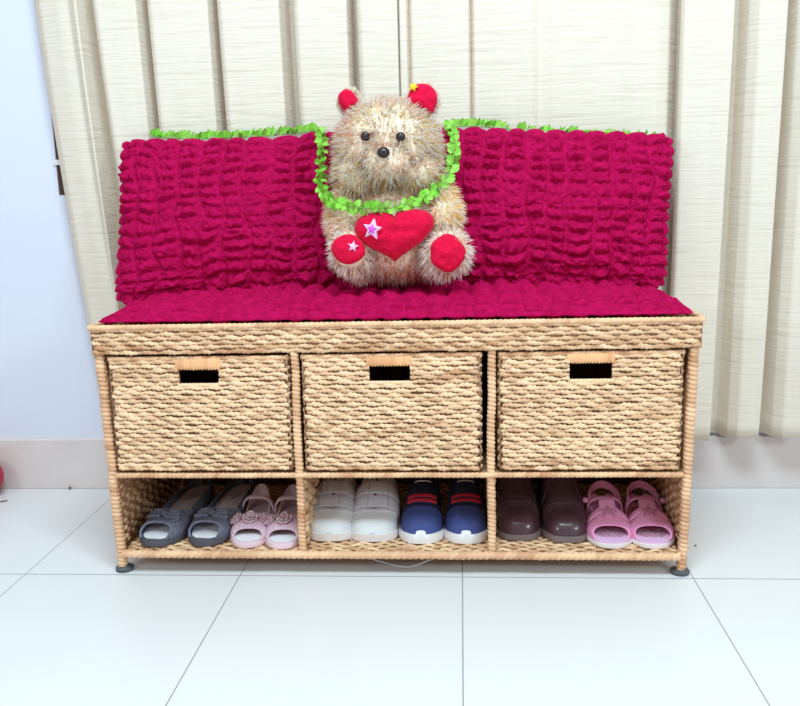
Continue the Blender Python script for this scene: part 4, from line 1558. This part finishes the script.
# --- pink rubber sandals with stars ----------------------------------------
def star_sandal(x, y, rz, label, side):
    la = Last(0.165, 0.074, [(0, 0.94), (0.25, 1.0), (0.5, 0.88), (0.8, 0.76), (1, 0.74)], [(0, 0.010), (0.2, 0.015), (0.33, 0.025), (0.57, 0.037), (0.8, 0.032), (1, 0.030)],
              [(0, 0.012), (0.4, 0.012), (1, 0.018)], toe=0.28, te=2.2, heel=0.22, ec=0.68, es=0.6, hround=0.1, hmin=0.8, bend=0.0)
    r = shoe(x, y, rz, label, 'pink rubber star sandals')
    b = MB()
    sole(b, la, 0.0, lambda t: la.z(t) - 0.004, ext=0.003)
    b.build('sole', MT['cream_sole'], r)
    b = MB()
    sole(b, la, lambda t: la.z(t) - 0.005, lambda t: la.z(t), ext=0.002)
    b.build('footbed', MT['lilac_foot'], r)
    b = MB()
    sole(b, la, lambda t: la.z(t) - 0.0002, lambda t: la.z(t) + 0.0006, inset=0.011, tmin=0.07, tmax=0.93)
    b.build('footbed_print', MT['foot_print'], r)
    # vamp: band with an open toe, and side slots left open behind it
    b = MB()
    nth, nt_ = 40, 20
    th = np.linspace(0, PI, nth)
    t = np.linspace(0, 1, nt_)
    front = 0.075 + 0.115 * np.sin(th) ** 0.8
    back = 0.265 + 0.10 * np.exp(-((th - PI / 2) / 0.55) ** 2)
    T = front[None] + (back - front)[None] * t[:, None]
    TH = np.repeat(th[None], nt_, 0)
    b.shell(la.P(T, TH, 0.003), la.P(T, TH, 0.0))
    for k in (1, -1):
        # second band: from the star down to the sides
        strap(b, la, [(0.42, PI / 2 - k * 0.15), (0.375, PI / 2 - k * 0.6), (0.355, PI / 2 - k * 1.0), (0.37, PI / 2 - k * 1.55)], 0.015, 0.0, 0.003)
    # upright of the T and the cross strap
    patch(b, la, np.linspace(0.34, 0.68, 16), PI / 2 - 0.30, PI / 2 + 0.30, 0.0, 0.003, 12)
    strap(b, la, [(0.74, 0.03), (0.68, 0.55), (0.645, PI / 2 - 0.3), (0.645, PI / 2 + 0.3), (0.68, PI - 0.55), (0.74, PI - 0.03)], 0.014, 0.0008, 0.0038)
    b.build('upper', MT['jelly'], r)
    # star on the vamp
    b = MB()
    c = la.P(0.365, PI / 2, 0.0036)
    e1 = la.P(0.40, PI / 2, 0.0032) - la.P(0.37, PI / 2, 0.0032)
    e1 /= np.linalg.norm(e1)
    e2 = np.array([1.0, 0, 0])
    nn = np.cross(e2, e1)
    pts = fine(star_pts(0.0190, 0.0090), 60)
    R = np.stack([e2, -nn, e1], 1)
    dome(b, pts, c, 0.0018, rot=R, rings=5, backd=0.003)
    o = b.build('star', MT['jelly_star'], r)
    # heel strap that rises behind
    b = MB()
    tt = np.concatenate([np.linspace(0.72, 0.985, 20), np.linspace(0.985, 0.72, 20)])
    a = np.linspace(0, PI, 40)
    hy = 0.72 * la.L + 0.27 * la.L * np.sin(a)
    hx = np.cos(a) * 0.027
    hz = 0.040 + 0.016 * np.sin(a)
    ring = []
    for dx, dz in ((-0.0014, -0.007), (-0.0014, 0.007), (0.0014, 0.007), (0.0014, -0.007)):
        ring.append(np.stack([hx + dx * np.cos(a), hy + dx * np.sin(a), hz + dz], -1))
    b.loft(np.stack(ring, 1))
    b.build('heel_strap', MT['jelly'], r)
    b = MB()
    for k in (-1, 1):
        patch(b, la, np.linspace(0.66, 0.992, 20), 0.0 if k > 0 else PI - 0.42, 0.42 if k > 0 else PI, 0.0, 0.003, 8)
    b.build('heel_cup', MT['jelly'], r)
    b = MB()
    b.ellipsoid((side * 0.034, 0.70 * la.L, 0.042), (0.006, 0.007, 0.005), 14, 10)
    b.build('buckle', MT['jelly'], r)
    return r


star_sandal(0.3685, 0.020, -0.04, 'pink rubber sandal with a star, next to the dark plum shoe', -1)
star_sandal(0.4390, 0.020, -0.03, 'pink rubber sandal with a star, nearest the bench\'s right end', 1)

# ------------------------------------------------------------------ small things
b = MB()
b.ellipsoid((-0.945, 0.382, 0.0445), (0.0445, 0.0445, 0.0445), 32, 20)
tag(b.build('ball', MT['ball']), 'round dark red ball on the floor by the skirting tile at the far left', 'ball')

for (x, y, r, rz, lab) in ((-0.885, 0.35, (0.010, 0.0025, 0.0015), 0.5, 'thin brown sliver of dirt on the pale floor, nearest the red ball'),
                           (-0.812, 0.195, (0.004, 0.003, 0.002), 0.3, 'small brown speck in the middle of the floor left of the bench'),
                           (-0.770, 0.428, (0.003, 0.003, 0.004), 0.1, 'small brown crumb on the floor against the left skirting tile'),
                           (0.535, 0.125, (0.0025, 0.002, 0.0015), 0.1, 'tiny brown speck on the floor right of the bench')):
    b = MB()
    b.ellipsoid((0, 0, r[2] * 0.95), r, 12, 8, rot=rotm(0, 0, rz))
    o = b.build('crumb', MT['crumb'])
    o.location = (x, y, 0.0)
    tag(o, lab, 'crumb', 'crumbs on the floor')
